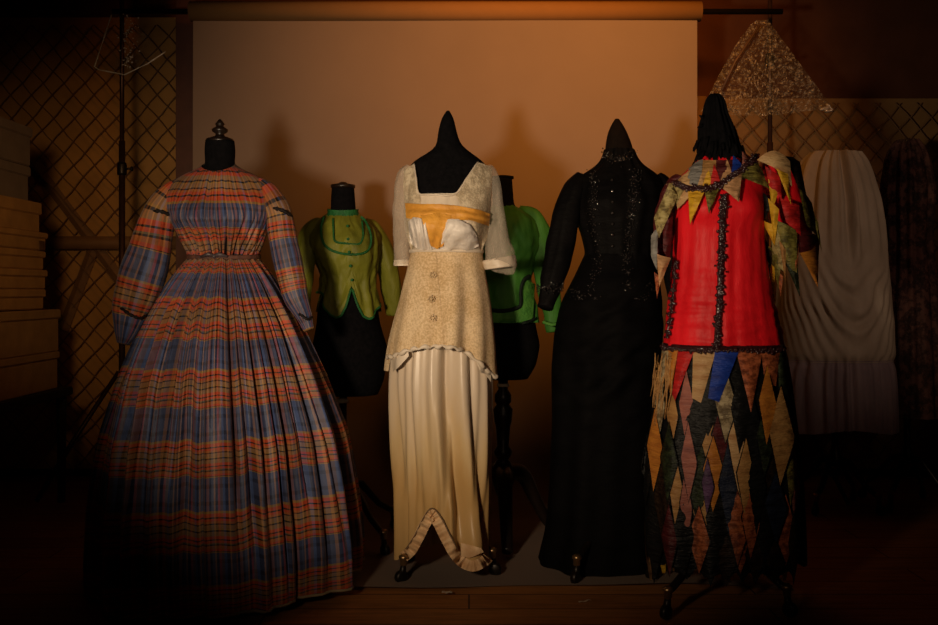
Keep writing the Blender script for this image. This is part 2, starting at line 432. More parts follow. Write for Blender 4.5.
# paper backdrop
paper = plain('grey_mauve_paper', (.215,.158,.125), .8, spec=.1, bscale=3, bstr=.06, var=.92)
xb0, xb1 = P(193, 0, YB).x, P(697, 0, YB).x
zt = P(0, 21, YB).z
bd = thing('paper_backdrop', ((xb0+xb1)/2, YB, 0), 'wide grey-brown paper backdrop sweeping down from a roll onto the floor', 'backdrop')
mb = MB(); prof = []
for i in range(24): prof.append((YB, zt+.03-(zt+.03-.42)*i/23))
for i in range(1, 17):
    a = PI/2*i/16; prof.append((YB-.42*(1-math.cos(a)), .42-.415*math.sin(a)))
for i in range(1, 14): prof.append((YB-.42-(YB-.42-3.14)*i/13, .005))
NX = 60; rows = []
for i, (y, z) in enumerate(prof):
    row = []
    for j in range(NX+1):
        s = j/NX; x = xb0+(xb1-xb0)*s; yy = y
        if z < .02:
            e = (prof[39][0]-y)/(prof[39][0]-prof[-1][0])
            yy = y + max(0, e)*(.02*math.sin(9*s+1)+.012*math.sin(23*s))
            zz = .005+.004*max(0, e)*(1+math.sin(17*s+.4))
        else:
            zz = z; yy = y+.004*math.sin(5*s+3*z)
        row.append(Vector((x, yy, zz)))
    rows.append(row)
mb.grid(rows, flip=False); mb.build('sheet', paper, bd)
zr = P(0, 11, YB).z
mb = MB(); mb.tube([(xb0-.015, YB+.01, zr), (xb1+.02, YB+.01, zr)], .048, 24); mb.build('paper_roll', plain('brown_paper_roll', (.24,.125,.05), .8, spec=.05, var=.95), bd)
def backdrop_stand(u, label, knob_v, d):
    x = P(u, 0, d).x; t = thing('backdrop_stand', (x, d, 0), label, 'stand', )
    mb = MB(); mb.tube([(x, d, .12), (x, d, 1.75)], .015, 12); mb.build('lower_pole', M['steel'], t)
    mb = MB(); mb.tube([(x, d, 1.7), (x, d, 2.62)], .011, 12); mb.build('upper_pole', M['steel'], t)
    zk = P(0, knob_v, d).z
    mb = MB(); mb.lathe((x, d, zk-.03), [(.021, 0), (.023, .01), (.023, .05), (.021, .06)], 16); co = mb.build('collar', M['iron'], t)
    mb = MB(); mb.tube([(x+.02, d-.005, zk), (x+.045, d-.005, zk)], .006, 8); mb.ball((x+.05, d-.005, zk), .013, 2, sq=(.6, 1, 1)); mb.build('knob', M['iron'], co)
    for a in (200, 320, 80):
        c, s = math.cos(math.radians(a)), math.sin(math.radians(a))
        mb = MB(); mb.tube([(x+.015*c, d+.015*s, .62), (x+.24*c, d+.24*s, .26), (x+.38*c, d+.38*s, .015)], .011, 8); mb.build('leg', M['steel'], t)
    return t
backdrop_stand(122, 'tall thin metal stand left of backdrop with small clamp knob', 169, 4.5)
backdrop_stand(770, 'tall thin metal stand rising behind the harlequin costume', 60, 4.55)
mb = MB(); mb.tube([(P(122, 0, 4.5).x-.03, YB+.01, zr), (P(770, 0, 4.55).x+.03, YB+.01, zr)], .014, 10)
o = mb.build('crossbar', M['iron']); tag(o, 'horizontal metal crossbar through the backdrop paper roll', 'bar')

# silvery sheets hanging from the stands
def sheet_mat(name, col, alpha, scale, lo, hi):
    m, nt, b = new_mat(name)
    v = coords(nt); vo = N(nt, 'ShaderNodeTexVoronoi'); vo.inputs['Scale'].default_value = scale; L(nt, v, vo.inputs['Vector'])
    nz = noise_tex(nt, v, scale*.6, 6, .7)
    a = ramp(nt, nz, [(.46, (lo,)*3), (.62, (hi,)*3)]); L(nt, a, b.inputs['Alpha'])
    L(nt, ramp(nt, nz, [(.40, tuple(x*.35 for x in col)), (.64, col)]), b.inputs['Base Color'])
    b.inputs['Roughness'].default_value = .3; b.inputs['Metallic'].default_value = .35
    bump(nt, b, vo.outputs['Distance'], 1.0, .02); return m
glit = sheet_mat('silver_crinkle', (.62,.52,.40), .5, 90, .18, .75)
mb = MB(); d = 4.5; rows = []
for i in range(41):
    t = i/40; row = []
    uL, uR = 757-56*t**.75, 768+64*t; vb = 20+t*(112-20)
    for j in range(61):
        s = j/60; u = uL+(uR-uL)*s; v = vb+6*t*math.sin(PI*s)-5*s*t
        w = .03*math.sin(9*s+2)*t+.012*noise.noise(Vector((s*14, t*14, 3)))+.012*noise.noise(Vector((s*34, t*30, 8)))
        row.append(P(u, v, d-.05+w))
    rows.append(row)
mb.grid(rows); sh = mb.build('hanging_sheet', glit); tag(sh, 'glittery silver triangular sheet hanging from top of the right stand', 'sheet')
mb = MB()
px = smooth_px([(826, 104), (832, 110), (824, 111), (829, 107), (820, 110)], 20)
mb.tube([P(u, v, d-.09) for u, v in px], [.004+.005*abs(math.sin(i)) for i in range(20)], 6); mb.build('crumpled_corner', plain('bright_film', (.8,.75,.7), .25, .3), sh)
mb = MB(); mb.tube([P(759, 26, d-.1), P(735, 62, d-.1), P(722, 90, d-.1)], .006, 6); mb.build('seam', plain('seam_dark', (.10,.05,.03), .6), sh)
clear = sheet_mat('clear_film', (.5,.47,.43), .2, 60, .02, .16)
mb = MB(); rows = []; bot = resample([Vector((95, 67, 0)), Vector((99, 70, 0)), Vector((125, 75, 0)), Vector((148, 64, 0)), Vector((166, 52, 0))], 41)
for i in range(31):
    t = i/30; row = []
    for j in range(41):
        s = j/40; u = 112+(128-112)*s*1.0; v = 15; q = bot[j]
        w = .02*math.sin(7*s)*t+.018*noise.noise(Vector((s*9, t*9, 1)))
        row.append(P(u+(q.x-u)*t, v+(q.y-v)*t, 4.40+w))
    rows.append(row)
mb.grid(rows); bag = mb.build('clear_plastic_bag', clear); tag(bag, 'clear crinkled plastic bag draped over the top of the left stand', 'bag')
mb = MB(); film = plain('film_rim', (.85,.80,.74), .3, .1)  # pale opaque edge and specks stand in for glints on the film
edge = [r[0] for r in rows]+rows[-1][1:]
mb.tube([p+Vector((0, -.006, 0)) for p in edge], [.0015+.0055*abs(noise.noise(p*11)) for p in edge], 6); mb.build('rim', film, bag)
mb = MB(); rr = random.Random(3)
for _ in range(90):
    u, v = rr.gauss(129, 5), rr.uniform(13, 68); 
    if v > 14: mb.ball(P(u, v, 4.40), rr.uniform(.0012, .004), 1, sq=(1.6, .4, 1))
mb.build('crinkle', film, bag)['kind'] = 'stuff'

# ------------------------------------------------------------------ stack of boxes at left
XB = -1.95
grey_card = plain('grey_card', (.32,.25,.20), .8, spec=.1, bscale=8, bstr=.1); tan_card = plain('tan_card', (.66,.37,.13), .8, spec=.1, bscale=8, bstr=.1); kraft = plain('dull_kraft_card', (.60,.36,.15), .8, spec=.1, bscale=8, bstr=.1)
def zb(v, yend): return CH+(V0-v)*yend/F
def storage_box(vtop, vbot, uend, lidv, m, label, group, sh=0, tabl=False):
    yend = XB*F/(uend-U0); z0, z1 = zb(vbot, yend), zb(vtop, yend); zl = zb(lidv, yend)
    x1 = XB+sh; t = thing('storage_box', (XB-.25, yend-.35, z0), label, 'box', group)
    mb = MB(); mb.box((x1-.5, yend-.7, z0+.001), (x1-.008, yend-.008, zl+.004), .004); mb.build('body', m, t, False)
    mb = MB(); mb.box((x1-.508, yend-.708, zl), (x1, yend, z1-.001), .004); mb.build('lid', m, t, False)
    if tabl:
        mb = MB(); mb.box((x1-.002, yend-.09, zl-.055), (x1+.001, yend-.04, zl-.012), 0); mb.build('paper_label', plain('dark_label', (.20,.10,.035), .8), t, False)
    return t
GB = 'storage boxes stacked by the left edge'
specs = [(388, 351, 60, 358, kraft, 'lowest and widest brown box of the left stack', 0),
         (351, 309, 61, 318, kraft, 'deep wide brown box just above the lowest one in left stack', 0),
         (309, 289, 46, 297, tan_card, 'flat tan lidded box resting on the deep wide brown box', 0),
         (289, 270, 47, 277, tan_card, 'flat tan lidded box second above the wide brown boxes', .004),
         (270, 251, 46, 258, tan_card, 'flat tan lidded box third above the wide brown boxes', 0),
         (251, 233, 47, 239, tan_card, 'flat tan lidded box fourth above the wide brown boxes, with a small dark label', .006),
         (233, 203, 42, 215, tan_card, 'topmost tan lidded box, directly beneath the grey boxes', 0),
         (203, 167, 31, 177, grey_card, 'lower grey lidded box on top of the tan boxes', 0),
         (167, 128, 33, 138, grey_card, 'uppermost grey box at the top of the left stack', 0)]
for vb_, vt_, ue, lv, m_, lab, sh_ in specs: storage_box(vt_, vb_, ue, lv, m_, lab, GB, sh_, 'label' in lab)
ztab = zb(388, XB*F/(60-U0))
tb = thing('low_table', (XB-.25, 4.0, 0), 'low dark table under the box stack at left edge', 'table'); dk = plain('black_stained_wood', (.012,.008,.006), .6)
mb = MB(); mb.box((XB-.58, 3.5, ztab-.04), (XB+.03, 4.46, ztab), .005); mb.build('table_top', dk, tb, False)
for x in (XB-.54, XB-.01):
    for y in (3.54, 4.42):
        mb = MB(); mb.tube([(x, y, 0), (x, y, ztab-.04)], [.018, .026], 4); mb.build('leg', dk, tb, False)

# ------------------------------------------------------------------ dress forms
def caster_stand(t, ax, ay, angs, rad, ztop, pole=.016):
    mb = MB(); mb.lathe((ax, ay, .20), [(.035, 0), (.04, .02), (.026, .05), (pole, .09), (pole, ztop-.20)], 14); mb.build('pole', M['iron'], t)
    for a in angs:
        rr_ = rad if not isinstance(a, tuple) else a[1]; a = a[0] if isinstance(a, tuple) else a
        c, s = math.cos(math.radians(a)), math.sin(math.radians(a)); q = lambda r, z: Vector((ax+r*c, ay+r*s, z))
        mb = MB(); mb.tube([q(.02, .23), q(rr_*.35, .22), q(rr_*.7, .125), q(rr_*.92, .092), q(rr_, .088)], [.018, .016, .013, .012, .013], 10); mb.tube([q(rr_, .07), q(rr_+.004, .045), q(rr_+.010, .024)], [.009, .012, .008], 8); lg = mb.build('leg', M['iron'], t)
        mb = MB(); mb.lathe(q(rr_, .062), [(.008, 0), (.013, .004), (.013, .022), (.017, .026), (.017, .034), (.008, .04)], 12); mb.build('caster_socket', M['brass'], lg)
        mb = MB(); n = Vector((s, -c, 0)); w = q(rr_+.010, .024)
        mb.tube([w-n*.012, w-n*.008, w+n*.008, w+n*.012], [.017, .023, .023, .017], 16); mb.build('caster_wheel', M['iron'], lg)
def make_form(name, label, D, torso_rows, axis_u, n=2.2, mat='velvet', disp=None, loc_z=0):
    b = Body(D, torso_rows, n, disp, sm=3); ax = (axis_u-U0)*D/F
    t = thing('dress_form', (ax, D, 0), label, 'dress form')
    mb = MB(); loft(mb, b, b.z1, b.z0, 48, 60, closed_caps=(True, True)); mb.build('torso', M[mat], t)
    return t, b, ax
def tripod_stand(t, ax, D, zt, legs, hub):
    """turned wooden column on three curved legs"""
    mb = MB(); z = hub
    mb.lathe((ax, D, 0), [(.012, hub-.10), (.030, hub-.07), (.044, hub-.03), (.046, hub+.02), (.034, hub+.05), (.022, hub+.065), (.036, hub+.085), (.038, hub+.10), (.024, hub+.12), (.030, hub+.2), (.036, zt-.16), (.040, zt-.11), (.026, zt-.09), (.034, zt-.08), (.034, zt-.05), (.02, zt-.03), (.02, zt+.03)], 20)
    mb.build('column', M['wood'], t)
    mb = MB(); mb.lathe((ax, D, zt-.02), [(.006, 0), (.026, .002), (.024, .012), (.012, .02), (.006, .022)], 16); mb.build('collar_knob', M['ivory_knob'], t)
    for a, r in legs:
        c, s = math.cos(math.radians(a)), math.sin(math.radians(a)); q = lambda k, z: Vector((ax+k*c, D+k*s, z))
        pts = smooth_px([tuple(q(.02, hub+.01)), tuple(q(r*.38, hub-.005)), tuple(q(r*.62, hub*.62)), tuple(q(r*.85, .07)), tuple(q(r, .026))], 18)
        mb = MB(); mb.tube(pts, [.040-.018*math.sin(PI*.5*i/17) for i in range(18)], 10); mb.build('leg', M['wood'], t)

# ---- plaid gown on its form
D = 3.2
plaid_bod = [(164,205,235,.052), (170,198,243,.066), (175,185,256,.080), (183,173,267,.092), (196,165,275,.108), (210,167,274,.124), (222,173,270,.132), (238,181,265,.118), (250,187,260,.104), (258,190,258,.098)]
tr = [(141,206,234,.047), (150,205,235,.048), (166,206,234,.05)] + [(v, u+4, w-4, h-.012) for v, u, w, h in plaid_bod[1:]] + [(280,180,268,.12), (310,178,270,.13), (330,182,266,.12)]
t, b, ax = make_form('dress_form', 'black dress form with turned finial on its neck, wearing the plaid gown', D, tr, 220)
zn = CH+(V0-141)*D/F
mb = MB(); mb.lathe((ax, D, zn-.006), [(.046, 0), (.049, .003), (.046, .012), (.03, .018), (.018, .022), (.014, .03), (.026, .038), (.028, .046), (.016, .054), (.012, .058), (.017, .064), (.010, .074), (.003, .082)], 24); mb.build('finial', M['wood'], t)
caster_stand(t, ax, D, (45, 135, 225, 315), .2, .9)
dr = thing('plaid_gown', (ax, D, 0), 'red and blue plaid silk gown with wide hooped skirt on the leftmost form', 'gown')
fo = folds(4, (19, 23, 27, 31, 34)); fo2 = folds(9, (7, 11, 13))
ph_v = [164, 172, 203, 228, 258]; ph_p = [1.40, 1.33, 1.0, .5, .02]
B1 = Body(D, plaid_bod, 2.25)
cr1 = creases(14, 46, .026, .026); cr2 = creases(15, 70, .027, .020); cr3 = creases(16, 26, .024, .030)
def bod_g(th, t, z):
    fr = max(0, math.cos(angdiff(th, FRONT)))
    w = t**1.4*(.35+.65*fr)
    bust = .022*math.exp(-((t-.55)/.2)**2)*(math.exp(-(angdiff(th, FRONT+.5)/.45)**2)+math.exp(-(angdiff(th, FRONT-.5)/.45)**2))
    f = fo(th, .3*t)+.5*fo2(th, .3*t); tt = FRONT+angdiff(th, FRONT)*(1+.55*(1-t)*fr); return (f-1.2*max(0, -f-.5))*.004*w + cr1(FRONT+angdiff(th, FRONT)/(1+.75*(1-t)), .1)*min(1, w*1.5)*max(0, t-.25)*1.35 + .003*noise.noise(Vector((th*6, t*7, 1)))*t + bust
def bod_uv(th, t, p):
    v = V0-(p.z-CH)*F/(D-.1); return ((th-FRONT)*.20, float(np.interp(v, ph_v, ph_p))+.014*fo(th, .3)*t+.02*noise.noise(Vector((th*5, t*3, 8))))
def neck_top(th): return B1.z1-.034*max(0, math.cos(angdiff(th, FRONT)))**2
mb = MB(); loft(mb, B1, neck_top, B1.z0, 360, 60, g=bod_g, uv=bod_uv); mb.build('bodice', M['plaid'], dr)
sk = [(257,190,258,.098), (262,185,262,.115), (270,178,269,.14), (280,172,275,.17), (300,159,287,.215), (320,148,299,.26), (350,134,313,.305), (375,123,325,.335), (430,107,345,.38), (490,98,357,.405), (540,97,362,.415), (573,99,362,.41)]
B2 = Body(D, sk, 2.05)
sv = [257, 273, 298, 340, 370, 407, 441, 476, 511, 552, 585, 613]; sp = [.2, .5, 1, 1.5, 2, 2.5, 3, 3.5, 4, 4.5, 5, 5.5]
def sk_g(th, t, z):
    a = min(1, .25+t*7)*(.0085+.006*t); l = .5*(1+fo2(th, .8*t)); f = fo(th+.05*math.sin(3*th+1), .45*t)
    f -= 1.6*max(0, -f-.45)
    return f*a*(.35+.5*l) + cr2(th, t)*min(1, .3+t*9)*(.45+1.1*min(1, t*2)) + cr3(th, .3*t)*min(1, t*4)*1.2 + fo2(th, .5*t)*.020*t + .004*noise.noise(Vector((th*5, t*6, 4)))*min(1, 4*t)
def sk_uv(th, t, p):
    R = B2.ring(min(B2.z1, max(B2.z0, p.z))); v = V0-(p.z-CH)*F/(D-R[3]); return ((th-FRONT)*.46, float(np.interp(v, sv, sp))+.016*fo(th, .45*t)+.022*noise.noise(Vector((th*7, t*3, 8))))
def sk_hem(th): return B2.z0-.016 + .024*math.cos(th)+.006*math.sin(5*th)
mb = MB()
rows = loft(mb, B2, B2.z1, lambda th: max(B2.z0, sk_hem(th)), 720, 100, g=sk_g, uv=sk_uv)
sko = mb.build('skirt', M['plaid'], dr)
me = sko.data
for vtx in me.vertices:
    w = max(0, 1-vtx.co.z/.9); th = math.atan2(vtx.co.y, vtx.co.x)
    vtx.co.z += w*(-.018+.034*math.cos(th)+.006*math.sin(4*th+1)*w) if w else 0
    vtx.co.z = max(.012, vtx.co.z)
mb = MB(); hem = [Vector(me.vertices[i].co)+Vector(dr.location) for i in range(100*720, 101*720, 5)]
mb.tube(hem+hem[:1], .005, 6, cap=False); mb.build('hem_braid', plain('tan_braid', (.30,.22,.12), .8), dr)
mb = MB(); pts = [B1.pt(PI/2+2*PI*j/60, B1.z0+.004+.006*math.cos(2*PI*j/60), .003) for j in range(61)]
mb.tube(pts, .0085, 8, cap=False, flat=.5); mb.build('waistband', cloth('plaid_belt_brown', (.16,.06,.035), (.05,.03,.03), scale=60), dr)
mb = MB(); cpt = B1.hit(214, 256, .012)
for s in (-1, 1): mb.tube([cpt, cpt+Vector((s*.018, -.006, .006)), cpt+Vector((s*.045, .0, -.002))], [.005, .008, .004], 8)
mb.ball(cpt, .008, 2); mb.build('waist_knot', cloth('dark_ribbon', (.10,.08,.09), rough=.35, scale=50), dr)
def sl_uv(sv_, sp_): return lambda s, t, v: (s*.34, float(np.interp(v, sv_, sp_)))
mb = MB(); pathL = sleeve(mb, [(181,182,5), (171,192,10), (159,213,15.5), (152,246,20.5), (141,281,23), (133,308,20), (127,330,13), (123,344,6)], D, 44, 40, .035, 2, sl_uv([180,214,251,281,316,345], [1.05,1.25,1.5,2.0,2.5,2.95]), dy=lambda t: -.02-.05*t)
sL = mb.build('sleeve', M['plaid'], dr)
mb = MB(); sleeve(mb, [(258,181,5), (267,191,9.5), (278,212,12.5), (283,242,14), (289,270,14), (295,296,12), (304,316,8), (309,330,5)], D, 44, 40, .04, 7, sl_uv([180,214,240,270,291,330], [1.05,1.2,1.5,2.0,2.5,3.0]), dy=lambda t: -.02-.05*t)
sR = mb.build('sleeve', M['plaid'], dr)
def ring_trim(par, pts_px, y, rr_=.006):
    mb = MB(); mb.tube([P(u, v, yy) for (u, v, yy) in smooth_px([(u, v, y+dd) for u, v, dd in pts_px], 24)], [rr_*(1+.35*math.sin(i*2.3)) for i in range(24)], 8); mb.build('armband', M['black_trim'], par)
ring_trim(sL, [(141,218,.02), (146,213,-.03), (157,211,-.062), (168,214,-.05), (174,220,0)], D-.02)
ring_trim(sR, [(266,210,0), (272,208,-.04), (281,210,-.062), (289,214,-.04), (292,219,.01)], D-.02)
ring_trim(sL, [(114,304,.02), (121,308,-.06), (131,315,-.085), (141,318,-.07), (149,312,-.02)], D-.04, .005)
ring_trim(sR, [(296,312,0), (301,315,-.035), (307,319,-.04), (312,317,-.01)], D-.06, .004)

# ---- olive jacket on the left small form
D = 3.75
ob = [(214,328,359,.055), (220,320,365,.08), (228,311,376,.10), (238,308,380,.118), (250,311,380,.13), (264,316,378,.125), (276,321,376,.11), (286,322,375,.105), (296,318,378,.118), (310,314,382,.128), (324,313,384,.13)]
tr = [(187,332,354,.045), (200,331,355,.047), (214,331,356,.05)] + [(v, u+4, w-4, h-.012) for v, u, w, h in ob[1:]] + [(350,312,388,.125), (380,316,384,.115), (394,322,378,.10)]
t, b, ax = make_form('dress_form', 'black dress form with flat neck cap, wearing the olive green jacket', D, tr, 343)
mb = MB(); z = CH+(V0-187)*D/F; mb.lathe((ax, D, z-.006), [(.046, 0), (.05, .004), (.05, .014), (.02, .02), (.012, .026)], 24); mb.build('neck_cap', M['wood'], t)
caster_stand(t, ax, D, ((310, .29), (40, .25), (140, .25), (220, .25)), .26, .62)
mb = MB(); mb.lathe((ax, D-.02, CH+(V0-400)*D/F-.01), [(.006, 0), (.026, .002), (.024, .014), (.012, .024), (.006, .026)], 16); mb.build('collar_knob', M['ivory_knob'], t)
jk = thing('silk_jacket', (ax, D, .85), 'olive green silk jacket with bright green braid yoke on the left small form', 'jacket')
B3 = Body(D, ob, 2.2)
def top_n(th): return B3.z1-.012*max(0, math.cos(angdiff(th, FRONT)))
hem_px = [(308,292), (318,294), (325,307), (331,316), (336,319), (341,317), (346,308), (350,294), (352,288), (354,294), (358,308), (363,317), (368,320), (373,317), (378,309), (384,300)]
def hem_by(body, px, zback):
    us = [p[0] for p in px]; vs = [p[1] for p in px]
    def f(th):
        if math.sin(th) > .15: return zback
        p = body.pt(th, body.zv(np.mean(vs), -.1)); u = U0+F*p.x/p.y; v = float(np.interp(u, us, vs)); return CH+(V0-v)*p.y/F
    return f
g3 = folds(3, (9, 13, 17))
def j_g(th, t, z): return .004*g3(th, t)*t+.010*noise.noise(Vector((th*2.5, t*5, 2)))+.005*noise.noise(Vector((th*6, t*14, 2))) + .02*math.exp(-((t-.36)/.16)**2)*(math.exp(-(angdiff(th, FRONT+.55)/.4)**2)+math.exp(-(angdiff(th, FRONT-.55)/.4)**2))
mb = MB(); rows = loft(mb, B3, top_n, hem_by(B3, hem_px, B3.zv(312)), 200, 44, g=j_g); mb.build('jacket_body', M['olive_silk'], jk)
mb = MB(); hp = [p for p in rows[-1] if p.y < D+.02]; mb.tube([p+Vector((0, -.003, .004)) for p in hp], .0048, 8, flat=.6); mb.build('hem_trim', M['green_trim'], jk)
mb = MB(); trim_tube(mb, B3, [(324,217), (321,228), (323,242), (331,250), (345,254), (360,254), (369,249), (371,236), (366,222), (361,217)], .007, 60, .016, .7); mb.build('yoke_trim', M['green_trim'], jk)
mb = MB(); trim_tube(mb, B3, [(333,219), (333.5,231), (335,241), (346,243.5), (359,244), (363,236), (362,221)], .0055, 60, .014, .7); mb.build('yoke_trim', M['green_trim'], jk)
mb = MB(); pts = [B3.pt(PI/2+2*PI*j/48, top_n(PI/2+2*PI*j/48), .001) for j in range(49)]; rows = [[p+Vector((0, 0, -.004)) for p in pts], [p+Vector(((p.x-ax)*-.06, (p.y-D)*-.06, .012)) for p in pts], [p+Vector(((p.x-ax)*-.03, (p.y-D)*-.03, .022)) for p in pts]]
mb.grid(rows); mb.build('collar', M['green_trim'], jk)
for u, v in ((347.5, 226), (348, 239), (349, 252), (350.5, 266), (352, 280)):
    mb = MB(); mb.ball(B3.hit(u, v, .018), .006, 2, sq=(1, .6, 1)); mb.build('button', M['green_trim'], jk)
mb = MB(); sleeve(mb, [(322,221,4), (313,229,9), (306,252,11), (303,280,10), (302,300,9), (303,312,7)], D, 34, 26, .05, 3, dy=lambda t: -.02-.05*t); mb.build('sleeve', M['olive_silk'], jk)
mb = MB(); sleeve(mb, [(365,221,4), (374,230,9), (383,252,11), (389,275,11), (392,296,10), (394,314,8)], D, 34, 26, .05, 5, dy=lambda t: .05+.07*t); mb.build('sleeve', M['olive_silk'], jk)

# ---- green jacket on the small tripod form
D = 3.72
gb = [(206,492,515,.05), (211,486,523,.075), (218,476,534,.10), (230,470,541,.118), (245,470,541,.128), (262,474,536,.12), (278,478,531,.108), (292,476,533,.112), (308,473,537,.122), (322,471,539,.128)]
tr = [(178,492,512,.042), (192,492,513,.045), (206,493,514,.05)] + [(v, u+4, w-4, h-.012) for v, u, w, h in gb[1:]] + [(345,470,540,.125), (365,474,536,.115), (378,480,528,.10)]
t, b, ax = make_form('dress_form', 'black dress form on a turned wooden tripod behind the cream dress', D, tr, 503)
mb = MB(); z = CH+(V0-178)*D/F; mb.lathe((ax, D, z-.004), [(.042, 0), (.044, .003), (.043, .010), (.02, .014)], 24); mb.build('neck_cap', M['velvet'], t)
tripod_stand(t, ax, D, CH+(V0-382)*D/F, ((-88, .235), (36, .26), (155, .25)), .27)
jk = thing('silk_jacket', (ax, D, .88), 'bright green jacket with dark braid edging between cream and black dresses', 'jacket')
B4 = Body(D, gb, 2.2)
g4 = folds(13, (9, 13, 17))
def j4(th, t, z): return .004*g4(th, t)*t+.010*noise.noise(Vector((th*2.5, t*5, 7)))+.005*noise.noise(Vector((th*6, t*14, 7)))
mb = MB(); loft(mb, B4, B4.z1, B4.z0, 120, 40, g=j4); mb.build('jacket_body', M['green_silk'], jk)
mb = MB(); ruled(mb, B4.hit, [(476,306), (505,310), (520,306), (523,286), (527,280)], [(476,321), (510,324), (533,320), (534,300), (535,284)], 26, 5, .012); mb.build('hem_band', M['lime_trim'], jk)
mb = MB(); trim_tube(mb, B4, [(476,307), (500,311), (517,308), (521,303), (521,290), (524,280), (530,276)], .008, 40, .017, .6); mb.build('edge_braid', M['dark_trim'], jk)
mb = MB(); trim_tube(mb, B4, [(476,322), (505,325), (527,322), (535,318)], .006, 30, .012, .6); mb.build('edge_braid', M['dark_trim'], jk)
mb = MB(); sleeve(mb, [(519,209,4), (531,217,10), (540,238,13), (545,262,12), (549,290,11), (553,312,10), (555,332,9)], D, 34, 26, .05, 6, dy=lambda t: .0-.03*t); sg = mb.build('sleeve', M['green_silk'], jk)
mb = MB(); mb.tube([P(543, 322, D-.08), P(552, 325, D-.095), P(562, 322, D-.07)], .007, 8); mb.build('cuff_band', M['lime_trim'], sg)
mb = MB(); sleeve(mb, [(481,213,9), (474,225,12), (470,250,12), (468,280,11), (467,305,9)], D, 30, 24, .05, 8, dy=lambda t: .0+.02*t); mb.build('sleeve', M['green_silk'], jk)

# ---- cream dress, centre
D = 3.3
cb = [(163,411,487,.055), (168,405,492,.075), (178,404,492,.10), (192,404,491,.122), (205,405,491,.135), (220,404,490,.14), (235,406,487,.13), (246,410,483,.112), (252,411,482,.108)]
tr = [(111,446.5,449.5,.008), (116,442.5,453,.025), (124,440,455,.034), (133,438,457,.042), (143,437,460,.05), (149,435,465,.054), (155,425,474,.062), (160,415,481,.066), (166,409,488,.075)] + [(v, u+4, w-4, h-.014) for v, u, w, h in cb[2:]] + [(290,408,486,.12), (330,406,488,.12), (345,410,484,.11)]
t, b, ax = make_form('dress_form', 'black velvet dress form with pointed neck on casters, wearing the cream dress', D, tr, 448)
caster_stand(t, ax, D, ((215, .185), (353, .16), (70, .2), (135, .2)), .2, .85)
cd = thing('cream_dress', (ax, D, 0), 'cream satin and lace dress with gold sash in the centre of the row', 'dress')
BT = b
B5 = Body(D, cb, 2.2)
def bust5(th, z):
    v = V0-(z-CH)*F/D
    return .032*math.exp(-((v-230)/15)**2)*(math.exp(-(angdiff(th, FRONT+.48)/.42)**2)+math.exp(-(angdiff(th, FRONT-.48)/.42)**2))
B5.disp = bust5
mb = MB(); f5 = folds(21, (15, 21, 27))
zt5 = B5.zv(194, -.1)
loft(mb, B5, zt5, B5.z0, 140, 40, off=.0, g=lambda th, t, z: .002*f5(th, t)); mb.build('bodice', M['ivory'], cd)
# lace shoulder pieces
H5 = lambda u, v, o: B5.hit(u, v, o)
def strapw(s, t): return .003*math.sin(9*s+6*t)
mb = MB(); ruled(mb, H5, [(404,169), (403,185), (405,210), (407,235), (411,250)], [(414,164), (416,178), (419,194), (421,200), (413,249)], 30, 8, .007, wave=strapw); mb.build('shoulder_lace', M['lace_strap'], cd)
mb = MB(); ruled(mb, H5, [(478,162), (467,178), (455,194), (466,215), (478,235), (481,250)], [(492,167), (492,185), (491,205), (490,222), (487,238), (482,251)], 34, 12, .008, wave=strapw); mb.build('shoulder_lace', M['lace_strap'], cd)
mb = MB(); trim_tube(mb, B5, [(414,164), (416,178), (419,193.5), (435,194.5), (455,194), (467,178), (478,162)], .0035, 60, .007); mb.build('neckline_piping', M['ivory'], cd)
mb = MB(); ruled(mb, H5, [(405,203), (420,204), (440,204), (460,206), (480,210), (490,214)], [(406,218), (416,220), (432,220), (450,220), (470,220), (489,226)], 30, 10, .015, wave=lambda s, t: .002*math.sin(t*PI*4+2*s)+.005*noise.noise(Vector((s*7, t*3, 1)))+.002*noise.noise(Vector((s*14, t*4, 0)))); mb.build('gold_sash', M['gold'], cd)
mb = MB(); ruled(mb, H5, [(420,214), (436,212), (452,214)], [(431,246), (437,249), (443,246)], 14, 16, .026, .006, wave=lambda s, t: -.011*max(0, 1-2.5*t)+.004*math.sin(s*13+t*7)*t+.004*noise.noise(Vector((s*3, t*13, 7)))+.003*noise.noise(Vector((s*9, t*9, 3)))); mb.build('gold_knot', M['gold'], cd)
mb = MB(); ruled(mb, H5, [(408,222), (413,217), (420,218), (425,222), (430,232)], [(410,243), (418,249), (425,251), (431,250), (435,248)], 40, 18, .014, .024, wave=lambda s, t: .0045*math.sin(s*30-5*t)); mb.build('bust_drape', M['white_satin'], cd)
mb = MB(); ruled(mb, H5, [(437,240), (440,229), (448,219), (458,219), (470,225), (477,236)], [(440,249), (447,250), (455,251), (463,251), (471,250), (479,246)], 40, 18, .014, .030, wave=lambda s, t: .0035*math.sin(s*16+11*t)+.002*noise.noise(Vector((s*10, t*10, 5)))); mb.build('bust_drape', M['white_satin'], cd)
mb = MB(); pts = [B5.pt(PI/2+2*PI*j/60, B5.z0+.002, .003) for j in range(61)]; mb.tube(pts, .008, 8, cap=False, flat=.6); mb.build('waistband', M['ivory'], cd)
mb = MB(); sleeve(mb, [(409,166,3), (404,176,7), (402,200,8.5), (402,225,8.5), (402,250,8), (402,265,8)], D, 34, 24, .06, 4, dy=lambda t: -.01-.02*t)
mb.f = [f for f in mb.f if len(f) == 4]; mb.uv = [x for x in mb.uv if len(x) == 4]; mb.mi = mb.mi[:len(mb.f)]
s1 = mb.build('sleeve', M['chiffon'], cd)
